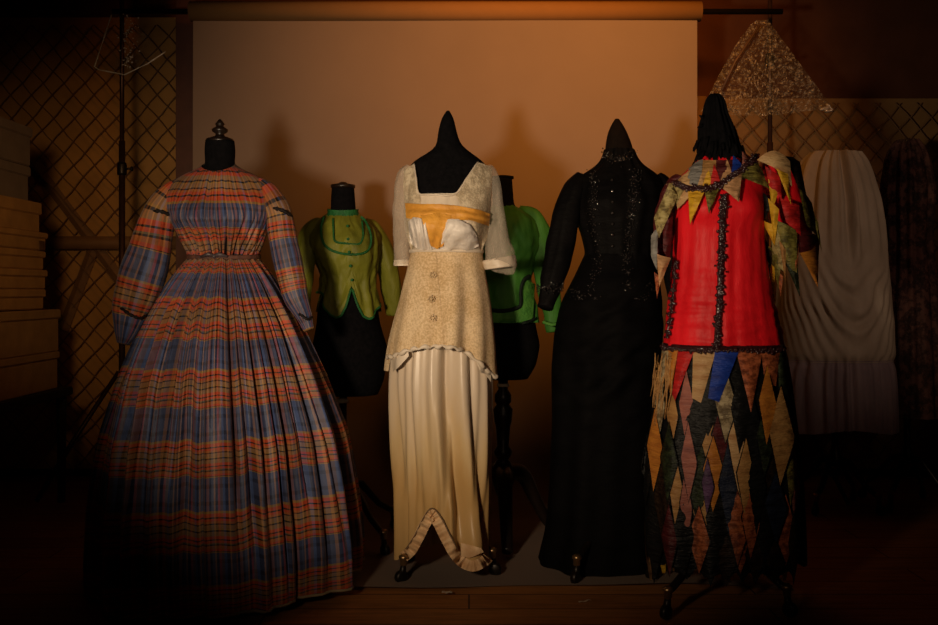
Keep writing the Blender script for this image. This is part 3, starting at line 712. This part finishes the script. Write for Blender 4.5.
mb = MB(); sleeve(mb, [(488,166,4), (491,178,8), (494,205,9.5), (496,230,11), (499,250,14), (501,262,16.5), (500,267,16)], D, 34, 24, .06, 9, dy=lambda t: -.01-.03*t)
mb.f = [f for f in mb.f if len(f) == 4]; mb.uv = [x for x in mb.uv if len(x) == 4]; mb.mi = mb.mi[:len(mb.f)]
s2 = mb.build('sleeve', M['chiffon'], cd)
mb = MB(); sleeve(mb, [(499,258,16.5), (500,264,16.8), (500.5,268,16)], D-.03, 8, 24, .04, 9); mb.build('cuff', M['ivory'], s2)
mb = MB(); sleeve(mb, [(402,260,8.5), (402,266,8.5)], D-.02, 6, 24, .04, 4); mb.build('cuff', M['ivory'], s1)
# satin underskirt
us_rows = [(250,412,481,.10), (300,406,485,.12), (340,397,489,.135), (380,394.5,491,.145), (430,398,490,.145), (480,401,489,.14), (520,402,487,.14), (560,402,488,.145), (586,402,489,.145)]
fu = folds(31, (4, 6, 9, 12)); fu2 = folds(33, (22, 29))
def disp_u(th, z):
    t = min(1, max(0, (1.16-z)/.9)); d = .020*fu(th+.25*math.sin(3*t), t*.8)*min(1, t*1.6)+.0035*fu2(th, t)
    v = V0-(z-CH)*F/D
    d += .03*math.exp(-((v-535)/22)**2)*math.exp(-(angdiff(th, FRONT+.55)/.35)**2)
    d -= .012*math.exp(-(angdiff(th, FRONT+.02)/.10)**2)*min(1, t*2)
    return d
B6 = Body(D, us_rows, 2.3, disp_u)
hem6 = [(398,560), (402,556), (409,550), (417,538), (424,524), (430,514), (434,514), (440,524), (448,540), (456,555), (463,563), (474,566), (484,560), (489,556), (492,553)]
hf = hem_by(B6, hem6, B6.zv(556))
mb = MB(); rows6 = loft(mb, B6, B6.z1-.02, hf, 260, 80); mb.build('underskirt', M['skirt_satin'], cd)
mb = MB()
dense = smooth_px([(403,556), (410,550), (417,538), (424,524), (430,514), (434,514), (440,524), (448,540), (456,554), (464,562), (474,565), (484,560), (488,556)], 150)
rws = [[], [], [], []]
for i, (u, v) in enumerate(dense):
    a = dense[max(0, i-2)]; c = dense[min(149, i+2)]; tx, ty = c[0]-a[0], c[1]-a[1]; l = math.hypot(tx, ty); nx, ny = -ty/l, tx/l
    pl = math.sin(i*.88); 
    for k, (w, o) in enumerate(((-4.5, .010), (-1.5, .016), (2.5, .013), (6.5, .018))):
        rws[k].append(B6.hit(u+nx*w, v+ny*w, o+.006*pl*(.5+k*.3)))
mb.grid(rws); mb.build('hem_ruffle', M['ruffle'], cd)
mb = MB(); ruled(mb, B6.hit, [(461,543), (470,545), (481,548)], [(461,556), (470,558), (484,552)], 10, 6, .02, .006); mb.build('turned_lining', M['ruffle'], cd)
mb = MB(); trim_tube(mb, B6, [(406,549), (414,537), (421,523), (428,511), (434,509), (442,519), (450,535), (458,550)], .0026, 60, .014); mb.build('cord_edge', plain('brown_cord', (.20,.12,.06), .7), cd)
# lace tunic
tu = [(249,411,482,.11), (256,410,483,.118), (270,407,485,.13), (285,403,488,.145), (305,399,491,.16), (325,394,493,.17), (345,390,494.5,.178), (362,388,495,.182), (380,387,496,.185)]
ft = folds(41, (6, 9, 12)); 
def disp_t(th, z): t = min(1, max(0, (1.17-z)/.45)); return .017*ft(th, t)*t
B7 = Body(D, tu, 2.25, disp_t)
hem7 = [(386,358), (390,357), (400,353), (409,350), (425,347), (440,346), (455,348), (465,352), (475,359), (484,367), (492,375), (497,378)]
mb = MB(); rows7 = loft(mb, B7, B7.z1, hem_by(B7, hem7, B7.zv(372)), 200, 50); mb.build('lace_tunic', M['lace'], cd)
mb = MB(); hp = [p for p in rows7[-1] if p.y < D-.02]; mb.tube([p+Vector((0, -.002, .003*math.sin(i*1.1))) for i, p in enumerate(hp)], [.0065+.0028*math.sin(i*.9) for i in range(len(hp))], 8); mb.build('rolled_hem', M['ivory'], cd)
mb = MB(); ruled(mb, B7.hit, [(389,357), (396,355), (408,351)], [(393,372), (398,368), (409,356)], 14, 6, -.006, .004); mb.build('turned_lining', M['ivory'], cd)
mb = MB(); ruled(mb, B7.hit, [(476,361), (484,367), (491,374)], [(480,372), (485,374), (491,382)], 12, 6, -.006, .004); mb.build('turned_lining', M['ivory'], cd)
mb = MB(); ruled(mb, B7.hit, [(415,252), (424,252), (430,252), (436,252)], [(413,347), (424,346), (433,345), (444,345)], 12, 24, .004, .003); mb.build('front_panel', M['lace'], cd)
for u, v in ((433, 275), (431.5, 299), (433, 318)):
    mb = MB(); c = B7.hit(u, v, .008)
    for k in range(8): mb.ball(c+Vector((.010*math.cos(k*PI/4), -.001, .010*math.sin(k*PI/4))), .0042, 1)
    mb.ball(c+Vector((0, -.003, 0)), .006, 2, sq=(1, .6, 1)); mb.build('button', cloth('rosette_braid', (.70,.53,.33), (.5,.36,.2), rough=.6, scale=120), cd)

# ---- black beaded dress
D = 3.45
kb = [(150,604,634,.055), (158,602,637,.06), (165,598,642,.07), (171,588,652,.085), (178,576,661,.10), (190,572,665,.118), (205,573,664,.13), (222,577,661,.13), (240,583,656,.115), (254,586,653,.108), (268,582,655,.12), (285,572,658,.135), (300,564,660,.145)]
tr = [(119,615,619,.008), (125,611,623,.025), (134,607.5,627.5,.04), (146,605.5,632,.05)] + [(v, u+3, w-3, h-.01) for v, u, w, h in kb[1:]] + [(330,570,655,.13), (345,575,650,.12)]
t, b, ax = make_form('dress_form', 'brownish black dress form with pointed neck, wearing the black beaded dress', D, tr, 617, mat='brown_velvet')
caster_stand(t, ax, D, ((235, .315), (157, .185), (45, .25), (320, .25)), .25, .85)
kd = thing('black_dress', (ax, D, 0), 'black silk dress with jet beading and high collar, second from right', 'dress')
B8 = Body(D, kb, 2.2, lambda th, z: .018*math.exp(-((V0-(z-CH)*F/3.45-205)/13)**2)*(math.exp(-(angdiff(th, FRONT+.5)/.4)**2)+math.exp(-(angdiff(th, FRONT-.5)/.4)**2)))
f8 = folds(51, (11, 15))
mb = MB(); loft(mb, B8, B8.z1, B8.z0, 120, 60, g=lambda th, t, z: .003*f8(th, 2*t)+.003*noise.noise(Vector((th*4, t*12, 6)))); mb.build('bodice', M['black_silk'], kd)
ks = [(252,587,652,.105), (280,574,658,.135), (300,563,661,.15), (330,556,662,.165), (370,553,661,.17), (420,554,660,.175), (480,552,660,.185), (530,548,662,.20), (562,540,664,.215)]
f9 = folds(53, (5, 8, 11))
def kdisp(th, z):
    t = min(1, max(0, (1.1-z)/1.0)); fr = max(0, math.cos(angdiff(th, FRONT)))
    return .010*f9(th, t)*t + .026*fr*noise.noise(Vector((th*1.7+z*1.5, z*17+math.sin(th*2), 4)))*math.exp(-((z-.80)/.25)**2)
B9 = Body(D, ks, 2.15, kdisp)
mb = MB(); loft(mb, B9, B9.z1-.01, B9.z0, 160, 100, off=.004); mb.build('skirt', M['black_skirt'], kd)
mb = MB(); sleeve(mb, [(583,178,9), (575,190,12), (567,215,13.5), (561,245,13.5), (554,275,12), (549,295,9.5), (545,308,8)], D, 40, 28, .04, 12, dy=lambda t: -.02-.06*t); k1 = mb.build('sleeve', M['black_silk'], kd)
mb = MB(); sleeve(mb, [(654,178,9), (662,190,12), (668,215,13), (672,245,13), (675,275,11), (677,300,8)], D, 40, 28, .04, 14, dy=lambda t: -.0-.02*t); k2 = mb.build('sleeve', M['black_silk'], kd)
rng = random.Random(77)
for path, cnt, spd in (([(592,172), (594,195), (593,225), (598,255), (592,290)], 260, 2.6), ([(637,170), (634,195), (630,225), (627,255), (628,290)], 340, 3.0), ([(604,153), (612,158), (622,158), (633,153)], 120, 2.6), ([(570,290), (585,298), (600,302)], 100, 3.5), ([(625,298), (640,296), (655,288)], 100, 3.5)):
    mb = MB(); beads(mb, path, B8, cnt, spd, rng, (.0014, .0040), .006); o = mb.build('beading', M['jet'], kd); o['kind'] = 'stuff'
mb = MB()
for _ in range(90):
    a = rng.uniform(PI, 2*PI); zz = rng.gauss(0, .010); c = P(550, 288, D-.075)
    mb.ball(c+Vector((.048*math.cos(a)*1.0, .042*math.sin(a), zz)), rng.uniform(.0014, .0038), 1)
o = mb.build('cuff_beading', M['jet'], k1); o['kind'] = 'stuff'
for u, v in ((612,180), (612.5,191), (612.5,202), (612.5,213), (612.5,224), (612.5,235), (612.5,246)):
    mb = MB(); mb.ball(B8.hit(u, v, .006), .006, 2, sq=(1, .6, 1)); mb.build('button', M['jet'], kd)

# ---- harlequin costume
D = 3.05
hb = [(158,699,738,.07), (164,694,751,.085), (171,686,762,.10), (182,675,766,.115), (200,673,763,.13), (216,673,762,.135), (235,674,762,.13), (255,674,764,.128), (290,671,769,.135), (325,667,777,.15), (348,664,783,.16)]
tr = [(140,700,730,.05), (155,698,734,.06)] + [(v, u+4, w-4, h-.012) for v, u, w, h in hb[1:]] + [(390,672,776,.14), (405,680,770,.12)]
t, b, ax = make_form('dress_form', 'black dress form under a shaggy black hood, wearing the harlequin costume', D, tr, 722)
caster_stand(t, ax, D, ((222, .30), (311, .235), (60, .25), (140, .25)), .25, .8)
# hood
hd = thing('black_hood', (P(715, 168, D).x, D, P(715, 168, D).z), 'black pointed hood with ragged fringe topping the harlequin costume', 'hood')
hr = [(94,711.5,717.5,.012), (97,708,721.5,.026), (104,706,724,.04), (115,704.5,726,.05), (122,702,730,.058), (132,700,734,.066), (145,699.5,737,.074), (156,698,741,.08), (166,696,746,.088)]
BH = Body(D, hr, 2.1, lambda th, z: .004*math.sin(7*th+z*20)+.003*math.sin(17*th+3))
rg = random.Random(5); jag = [rg.uniform(-.016, .012) for _ in range(48)]
mb = MB(); loft(mb, BH, BH.z1, lambda th: BH.z0+.012+jag[int((th % (2*PI))/(2*PI)*48) % 48]*.8, 144, 50, closed_caps=(True, False)); mb.build('hood_cloth', M['velvet'], hd)
mb = MB()
for k in range(46):
    th = 2*PI*k/46+rg.uniform(-.05, .05); z = BH.z0+rg.uniform(.0, .09)
    p0 = BH.pt(th, z, .002); dn = Vector((math.cos(th), math.sin(th), 0))
    l = rg.uniform(.02, .05); mb.tube([p0, p0+dn*.010+Vector((0, 0, -l*.6)), p0+dn*.014+Vector((0, 0, -l))], [.007, .005, .001], 5)
for u, v, du, dv in ((703,118,-4,-3), (702,125,-5,3), (700,140,-5,4), (701,150,-4,6), (735,150,5,6)):
    mb.tube([P(u, v, D-.02), P(u+du*.6, v+dv*.6, D-.02), P(u+du, v+dv, D-.02)], [.006, .004, .001], 5)
mb.build('fringe', M['velvet'], hd)['kind'] = 'stuff'
hc = thing('harlequin_costume', (ax, D, 0), 'scarlet satin harlequin costume with multicoloured points and diamond skirt, at right', 'costume')
f10 = folds(61, (12, 17, 23))
def hdisp(th, z):
    v = V0-(z-CH)*F/3.05
    return .024*math.exp(-((v-210)/14)**2)*(math.exp(-(angdiff(th, FRONT+.5)/.4)**2)+math.exp(-(angdiff(th, FRONT-.5)/.4)**2)) + .0016*f10(th+.0015*v, 0)*min(1, max(0, (v-190)/60)) + .007*noise.noise(Vector((th*1.6, v*.16, 2)))*min(1, max(.15, (v-250)/60))
BA = Body(D, hb, 2.25, hdisp)
mb = MB(); loft(mb, BA, BA.z1, BA.z0, 200, 90); mb.build('tunic', M['red'], hc)
hs = [(346,665,782,.155), (352,663,784,.165), (380,658,788,.18), (430,651,793,.195), (480,647,797,.205), (530,647,798,.205), (560,649,798,.20), (588,652,797,.20)]
f11 = folds(67, (8, 11, 14)); 
def sdisp(th, z):
    t = min(1, max(0, (.83-z)/.75)); return .012*f11(th, .5*t)*t
BS = Body(D, hs, 2.2, sdisp)
jz = folds(70, (23, 31))
mb = MB(); loft(mb, BS, BS.z1, lambda th: BS.zv(562)+.022*abs(math.sin(th*12))+.008*jz(th), 240, 60); mb.build('skirt_base', M['black'], hc)
# patchwork of long diamonds, laid out on the skirt; colour table follows the photo (front), random behind
cols = ['peach','cream','paleolive','yellow','olive','scarlet','maroon','royal','rust','orange','tan','black','forest','rose','violet','greycream','navy','darkbrown']
ci = {c: i for i, c in enumerate(cols)}
mb = MB()
def dia(c, top, left, right, bot, off=.006, bul=.004):
    s_ = rg.uniform(0, 9); m_ = ((left[0]+right[0])/2, (top[1]+bot[1])/2)
    G = [(m_[0]+(p[0]-m_[0])*(1.16 if k in (1, 3) else 1), m_[1]+(p[1]-m_[1])*1.045) for k, p in enumerate((top, left, bot, right))]
    ruled(mb, BS.hit, [G[0], G[1], G[2]], [G[0], G[3], G[2]], 17, 6, off-.0008, 0, mi=ci['black'])
    A = [top, left, bot]; Bq = [top, right, bot]
    ruled(mb, BS.hit, A, Bq, 17, 8, off, 0, wave=lambda s, t: bul*math.sin(PI*s)*math.sin(PI*t)*1.0+.0005*math.sin(s*38+s_)*math.sin(PI*t), mi=ci[c])
# top row tabs
def tab(c, a, b_, tip, off=.010):
    s_ = rg.uniform(0, 9)
    tp = tip if isinstance(tip, list) else [tip]
    ruled(mb, BS.hit, [a, ((a[0]+b_[0])/2, (a[1]+b_[1])/2+.6), b_], tp, 9, 14, off, .006, wave=lambda s, t: .002*math.sin(t*24+s_)*(1-t), mi=ci[c])
tab('greycream', (662,350), (669,350), [(657,392), (662,396)])
tab('orange', (668,350), (678,350), (670,398))
tab('scarlet', (678,351), (694,351), [(672,394), (675,401)], .012)
tab('cream', (693,351), (716,351), [(692,398), (701,403)], .010)
tab('royal', (715,351), (739,351), [(708,398), (719,402)], .014)
tab('rust', (736,350), (763,350), (751,413), .012)
tab('rust', (761,350), (780,350), [(765,384), (776,386)], .010)
tab('forest', (778,350), (785,350), [(779,400), (790,402)], .008)
# rows below: (colour, centre u, centre v, half width, half height)
rowsd = [('tan',672,415,6,30),('rose',687,408,8,38),('black',697,425,10,32),('greycream',726,405,11,38),('black',741,412,9,40),('orange',768,405,9,40),('forest',784,415,9,36),
 ('black',709,402,11,34),('greycream',660,404,5,34),
 ('orange',655,450,8,42),('forest',669,462,8,40),('rose',689,462,8,40),('tan',707,438,10,36),('maroon',722,440,10,40),('cream',739,445,11,46),('black',753,438,10,40),('forest',764,445,9,36),('tan',782,436,13,50),
 ('black',647,470,5,36),('forest',698,478,12,44),('orange',714,474,11,38),('navy',728,490,9,46),('tan',746,478,9,40),('black',757,486,8,48),('darkbrown',771,490,10,44),('olive',792,470,6,36),
 ('tan',676,490,7,34),('darkbrown',662,500,8,40),('rose',686,508,6,40),('violet',708,486,6,28),('tan',702,506,11,36),('black',718,524,11,46),('cream',742,500,8,36),('rust',738,528,11,38),('rust',751,522,9,38),('navy',776,508,11,36),('rose',795,484,5,34),
 ('rust',785,530,12,36),('black',764,528,9,46),('rust',699,540,11,34),('black',684,535,9,40),('maroon',669,540,8,36),('rust',740,550,9,24),('darkbrown',726,560,10,26),('darkbrown',755,558,9,26),('darkbrown',794,548,5,36),('black',655,545,7,38),('darkbrown',775,562,9,22),('black',710,562,8,24)]
for q, (c, u, v, hw, hh) in enumerate(rowsd): dia(c, (u+rg.uniform(-1, 1), v-hh), (u-hw, v-hh*.12), (u+hw, v+hh*.05), (u+rg.uniform(-2, 1), v+hh), .006+.0018*(q % 6), .0012)
# back of the skirt
for r_ in range(6):
    for k in range(13):
        th = .25+(PI-.5)*(k+(r_ % 2)*.5)/13; zc = .80-.13*r_; hh = .15; ha = .12
        z1_, z0_ = min(BS.z1, zc+hh), max(BS.z0, zc-hh)
        rr = []
        for i in range(9):
            s = i/8; z = z1_+(z0_-z1_)*s; w = ha*max(.0, 1-abs((z-zc)/hh)); rr.append([BS.pt(th+w*(1-2*j/4), z, .005) for j in range(5)])
        mb.grid(rr, mi=rg.randrange(len(cols)))
mb.build('diamond_patchwork', [M[c] for c in cols], hc)
# ragged fringe down the left side of the skirt
mb = MB()
for k in range(22):
    u = rg.uniform(656, 674); v = rg.uniform(352, 372); l = rg.uniform(30, 62); p = [BS.hit(u-.11*l*x+rg.uniform(-1.4, 1.4), v+l*x, .010+.006*rg.random()) for x in (0, .25, .5, .75, 1)]
    mb.tube(p, [.0022, .003, .0026, .002, .001], 5)
mb.build('tassel_fringe', M['tan'], hc)['kind'] = 'stuff'
# beaded braid: centre front, hem, left side, necklace
def braid(path, body, name, cnt, spd, w, off=.008):
    mb = MB(); trim_tube(mb, body, path, w, 50, off-.004, .5); beads(mb, path, body, cnt, spd, rng, (.003, .0065), off+.004)
    mb.build(name, [M['maroon_beads']], hc)
braid([(724,196), (723,215), (722,240), (721,270), (720,300), (718,330), (717,346)], BA, 'front_braid', 420, 1.8, .011)
braid([(664,346), (680,348), (700,349), (717,349), (740,349), (765,349), (783,348)], BS, 'hem_braid', 420, 1.8, .011, .014)
braid([(675,262), (674,285), (671,310), (667,338)], BA, 'side_braid', 110, 1.4, .004)
# pointed collar: outer points, each its own piece of cloth
def hitC(u, v, o): return BA.hit(u, v, o)
def point(name, c, A, Bq, off=.018, par=None, hitf=None, n=10, m=12, bul=.006):
    mb = MB(); s_ = rg.uniform(0, 9)
    ruled(mb, hitf or hitC, A, Bq, n, m, off, bul, wave=lambda s, t: .0018*math.sin(7*s+9*t+s_))
    return mb.build(name, M[c], par or hc)
CP = [('greypale', [(689,168),(696,162),(703,159)], [(684,190),(692,191),(700,191)], .014), ('cream', [(673,184),(682,176),(691,169)], [(666,200),(676,196),(688,193)], .016), ('paleolive', [(735,172),(742,166),(750,160)], [(742,180),(750,172),(758,164)], .012), ('tan', [(698,160),(708,160),(717,160)], [(698,189),(708,189),(718,186)], .010), ('maroon', [(714,160),(726,160),(738,159)], [(716,188),(728,183),(744,172)], .010), ('paleolive', [(666,184),(676,182),(688,190)], [(659,226)], .022), ('cream', [(676,180),(688,183),(697,189)], [(677,210)], .018), ('yellow', [(688,191),(697,190),(706,188)], [(690,225)], .024), ('olive', [(704,189),(712,187),(721,184)], [(709,214)], .020),
      ('peach', [(720,186),(731,180),(742,173)], [(739,202)], .026), ('olive', [(741,177),(748,166),(756,159)], [(764,186),(773,191)], .022), ('scarlet', [(756,168),(764,170),(770,178)], [(774,200)], .018)]
for c, A, Bq, o_ in CP: point('collar_point', c, A, Bq, o_)
for c, A, tip in (('greypale', [(686,184),(691,186),(697,186)], (691,168)), ('cream', [(693,187),(699,187),(704,186)], (700,170)), ('yellow', [(702,187),(707,186),(712,184)], (708,167)), ('scarlet', [(709,185),(714,184),(720,181)], (714,164)), ('peach', [(720,182),(726,178),(732,174)], (727,159)), ('royal', [(731,175),(737,171),(743,166)], (733,155)), ('pink', [(742,168),(747,164),(753,159)], (742,151))):
    mb = MB(); tp = BA.hit(tip[0], max(tip[1], 159.5), .016); tp = Vector((tp.x, tp.y, P(0, tip[1], tp.y).z))
    Aq = resample([Vector((*p, 0)) for p in A], 7); base = [BA.hit(p.x, p.y, .014) for p in Aq]
    mb.grid([[b_.lerp(tp, i/6)+Vector((0, -.004*math.sin(PI*i/6), 0)) for b_ in base] for i in range(7)]); mb.build('neck_point', M[c], hc)
braid([(676,182), (684,187), (698,189), (712,187), (724,182), (737,173), (748,164), (758,155)], BA, 'necklace_braid', 260, 1.7, .009, .022)
# sleeves: a scarlet arm under layered tabs
def arm(u_a, v_a, u_b, v_b, R):
    def f(u, v, o):
        t = min(1.2, max(-.1, (v-v_a)/(v_b-v_a))); uc = u_a+(u_b-u_a)*t; d = (u-uc)*D/F; r = R+.0
        return P(u, v, D-.02-math.sqrt(max(0, r*r-min(d*d, r*r)))-o)
    return f
aR = arm(774, 160, 799, 275, .085); aL = arm(674, 185, 660, 270, .06)
mb = MB(); sleeve(mb, [(762,164,9), (772,168,15), (780,185,19), (788,210,20), (794,232,19), (799,252,14)], D+.01, 30, 26, .05, 21); sr = mb.build('sleeve', M['red'], hc)
mb = MB(); sleeve(mb, [(682,178,8), (675,190,11), (668,212,12), (663,235,11), (660,255,9)], D+.01, 30, 26, .05, 22); sl = mb.build('sleeve', M['maroon'], hc)
TR = [('darkbrown', [(785,156),(793,157),(800,162)], [(800,192),(803,195),(807,198)], .006), ('olive', [(799,188),(806,194),(812,203)], [(806,224),(813,232),(820,238)], .010),
      ('scarlet', [(765,166),(771,170),(780,176)], [(769,186),(775,192),(782,200)], .012), ('scarlet', [(780,198),(790,202),(799,205)], [(786,222),(794,230),(801,236)], .012), ('maroon', [(799,230),(808,232),(820,236)], [(800,255),(808,262),(818,268)], .008), ('orange', [(819,240),(812,250),(800,253)], [(818,288)], .014), ('yellow', [(768,178),(772,184),(779,190)], [(772,212)], .010), ('rust', [(786,236),(792,240),(799,246)], [(797,276)], .009), ('yellow', [(768,262),(771,264),(775,268)], [(774,296)], .010), ('olive', [(808,206),(813,212),(818,222)], [(822,252)], .012), ('tan', [(779,240),(782,244),(786,250)], [(786,286)], .018),
      ('cream', [(757,160),(765,153),(774,150),(783,154),(790,161)], [(775,168),(779,172),(786,178),(792,187)], .024), ('yellow', [(776,168),(781,171),(788,174)], [(791,205)], .028),
      ('yellow', [(768,198),(773,203),(779,209)], [(775,247)], .016), ('black', [(763,192),(767,196),(770,208)], [(764,222)], .014), ('yellow', [(760,217),(766,222),(772,224)], [(775,247)], .018), ('olive', [(776,220),(786,224),(797,231)], [(783,258),(792,270),(797,273)], .014), ('paleolive', [(770,225),(778,228),(785,234)], [(773,258),(778,266),(784,272)], .010),
      ('olive', [(768,246),(775,250),(781,256)], [(779,290)], .008), ('forest', [(782,256),(790,262),(798,268)], [(800,297)], .008), ('darkbrown', [(764,236),(769,246),(774,258)], [(772,292)], .006), ('rust', [(774,270),(778,272),(783,276)], [(781,298)], .005)]
for c, A, Bq, o_ in TR: point('sleeve_tab', c, A, Bq, o_, sr, aR)
TL = [('paleolive', [(668,186),(673,190),(678,196)], [(654,218),(656,228),(659,238)], .012), ('maroon', [(663,222),(668,219),(673,216)], [(663,250),(666,256),(670,260)], .010), ('greypale', [(651,236),(654,231),(658,228)], [(651,256),(654,264),(657,270)], .006), ('peach', [(657,254),(663,256),(671,258)], [(659,288)], .012), ('rust', [(654,272),(657,274),(661,279)], [(657,299)], .008), ('scarlet', [(663,207),(666,206),(670,206)], [(664,234)], .003)]
for c, A, Bq, o_ in TL: point('sleeve_tab', c, A, Bq, o_, sl, aL)

# ---- pale draped gown at right, on a dark form
D = 4.3
gw = [(152,812,858,.06), (160,803,864,.085), (175,797,869,.11), (200,790,876,.14), (240,783,882,.165), (280,779,887,.18), (320,777,890,.19), (355,776,892,.195), (362,777,891,.19), (380,774,893,.20), (410,776,894,.205), (430,778,894,.205)]
fg = folds(81, (8, 12, 17)); fg2 = folds(82, (19, 27, 33))
def gdisp(th, z):
    v = V0-(z-CH)*F/4.3; a = angdiff(th, FRONT)
    up = max(0, min(1, (275-v)/50)); mid = math.exp(-((v-310)/38)**2); lo = max(0, min(1, (v-352)/10))
    nz = noise.noise(Vector((a*1.4, v*.03, 5))); sw = math.sin(v*.27 + 19*(a-.12+.1*nz)**2 + 2.4*nz)*(.7+.9*noise.noise(Vector((a*2, v*.05, 9))))                       # hanging swags
    return .013*fg(th+.35*math.sin(a)*(v-150)/200, 0)*up + .013*sw*mid*math.exp(-(a/1.1)**2) + lo*.008*fg2(th, (v-352)/60) - .008*math.exp(-((v-360)/4)**2)
BG = Body(D, gw, 2.2, gdisp, sm=3)
tr = [(165,815,855,.05), (180,806,862,.09), (220,800,868,.12), (260,806,862,.10), (320,796,872,.13), (345,800,868,.12)]
t, b, ax = make_form('dress_form', 'dark dress form inside the pale draped gown at right', D, tr, 835)
caster_stand(t, ax, D, (45, 135, 225, 315), .2, .8)
pg = thing('draped_gown', (ax, D, .4), 'pale taupe gown with swagged folds and lilac hem frill, behind the harlequin', 'gown')
drape = cloth('pale_taupe_silk', (.50,.41,.31), (.38,.30,.22), rough=.6, scale=20, stretch=(1.5,1.5,.6), bstr=.4)
mb = MB(); loft(mb, BG, BG.z1, BG.zv(360), 260, 130); mb.build('draped_overskirt', drape, pg)
mb = MB(); loft(mb, BG, BG.zv(358), lambda th: BG.zv(427)+.012*math.sin(3*th), 260, 40); mb.build('hem_frill', cloth('lilac_frill', (.34,.26,.27), (.24,.18,.20), rough=.65, scale=25, stretch=(2,2,.5)), pg)
# dark lace garment at far right
D = 4.35
tr = [(150,900,915,.03), (165,893,922,.07), (200,888,928,.10), (240,892,924,.09), (300,885,930,.12), (330,888,927,.11)]
lg = [(140,898,916,.05), (150,890,924,.09), (190,884,931,.12), (240,887,928,.11), (300,882,934,.13), (360,880,938,.14), (415,878,940,.15)]
t, b, ax = make_form('dress_form', 'dark dress form inside the brown lace dress at far right', D, tr, 907)
caster_stand(t, ax, D, (45, 135, 225, 315), .2, .8)
ld = thing('lace_dress', (ax, D, .4), 'dark reddish brown lace dress hardly visible at the far right', 'dress')
fl = folds(91, (9, 14, 19)); BL = Body(D, lg, 2.2, lambda th, z: .008*fl(th, 0))
mb = MB(); loft(mb, BL, BL.z1, BL.z0, 160, 50); mb.build('gown_body', lace('dark_lace', (.075,.030,.022), (.02,.01,.008), 70, .45, .5), ld)
for u, v in ((879,130), (907,140)):  # two small brass coat hooks standing just in front of the lattice wires
    mb = MB(); mb.lathe(P(u, v, 4.93)-Vector((0, 0, .008)), [(.003, 0), (.010, .003), (.011, .008), (.006, .015)], 12); o = mb.build('hanging_hook', M['brass']); tag(o, 'small shiny hook on the right lattice, %s' % ('beside the pale gown' if u < 890 else 'above the dark lace dress'), 'hook', 'hooks on the right lattice')

# scraps of tape and paper on the floor
white = plain('masking_tape', (.62,.50,.38), .7)
def scrap(name, u, v, l, w, rot, label, cat, z=.002):
    c = floor_at(u, v); mb = MB(); cs, sn = math.cos(rot), math.sin(rot); rows = []
    for i in range(3):
        row = []
        for j in range(9):
            a, b_ = (j/8-.5)*l, (i/2-.5)*w*(1+.15*math.sin(j*2.1)); row.append(Vector((c.x+a*cs-b_*sn, c.y+a*sn+b_*cs, z+.0015*math.sin(j*1.3))))
        rows.append(row)
    mb.grid(rows); o = mb.build(name, white); tag(o, label, cat)
scrap('paper_scrap', 585, 601.5, .05, .009, .5, 'thin pale scrap of paper on the floor in front of the black dress', 'scrap')
scrap('tape_strip', 447, 597, .035, .02, 0, 'short pale tape piece on the paper edge below the cream dress', 'tape', .016)
scrap('tape_strip', 328, 597, .04, .018, .1, 'short pale tape piece by the plaid hem at the paper corner', 'tape', .016)

# ------------------------------------------------------------------ light
def spot(name, loc, tgt, energy, col, size, blend, rad):
    l = bpy.data.lights.new(name, 'SPOT'); l.energy = energy; l.color = col; l.spot_size = math.radians(size); l.spot_blend = blend; l.shadow_soft_size = rad
    o = bpy.data.objects.new(name, l); C.objects.link(o); o.location = loc
    o.rotation_euler = (Vector(tgt)-Vector(loc)).to_track_quat('-Z', 'Y').to_euler(); return o
spot('key_spot', (-.75, .75, 1.10), (.03, 3.35, 1.31), 195, (1, .76, .51), 70, 1, .10)
spot('fill_spot', (.30, .10, 1.55), (.0, 3.4, 1.62), 36, (1, .72, .48), 42, 1, .35)
spot('warm_top_spot', (.75, 2.5, 2.85), (.40, YB, 2.27), 235, (1, .36, .045), 82, 1, .2)
spot('right_spot', (2.35, 1.3, 1.9), (1.68, 4.3, 1.30), 40, (1, .66, .46), 38, 1, .15)
spot('left_spot', (-1.0, 1.2, 1.6), (-1.90, 4.7, 1.28), 56, (1, .58, .24), 34, 1, .15)
w = bpy.data.worlds.new('dim_room'); bpy.context.scene.world = w; w.use_nodes = True
w.node_tree.nodes['Background'].inputs[0].default_value = (.9, .28, .14, 1); w.node_tree.nodes['Background'].inputs[1].default_value = .007

cam = bpy.data.cameras.new('camera'); co = bpy.data.objects.new('camera', cam); C.objects.link(co)
co.location = (0, 0, CH); co.rotation_euler = (PI/2, 0, 0)
cam.sensor_width = 36; cam.lens = F/938*36; cam.shift_y = -(312.5-V0)/938; cam.clip_start = .05
sc = bpy.context.scene; sc.camera = co
sc.view_settings.view_transform = 'Standard'; sc.view_settings.look = 'None'
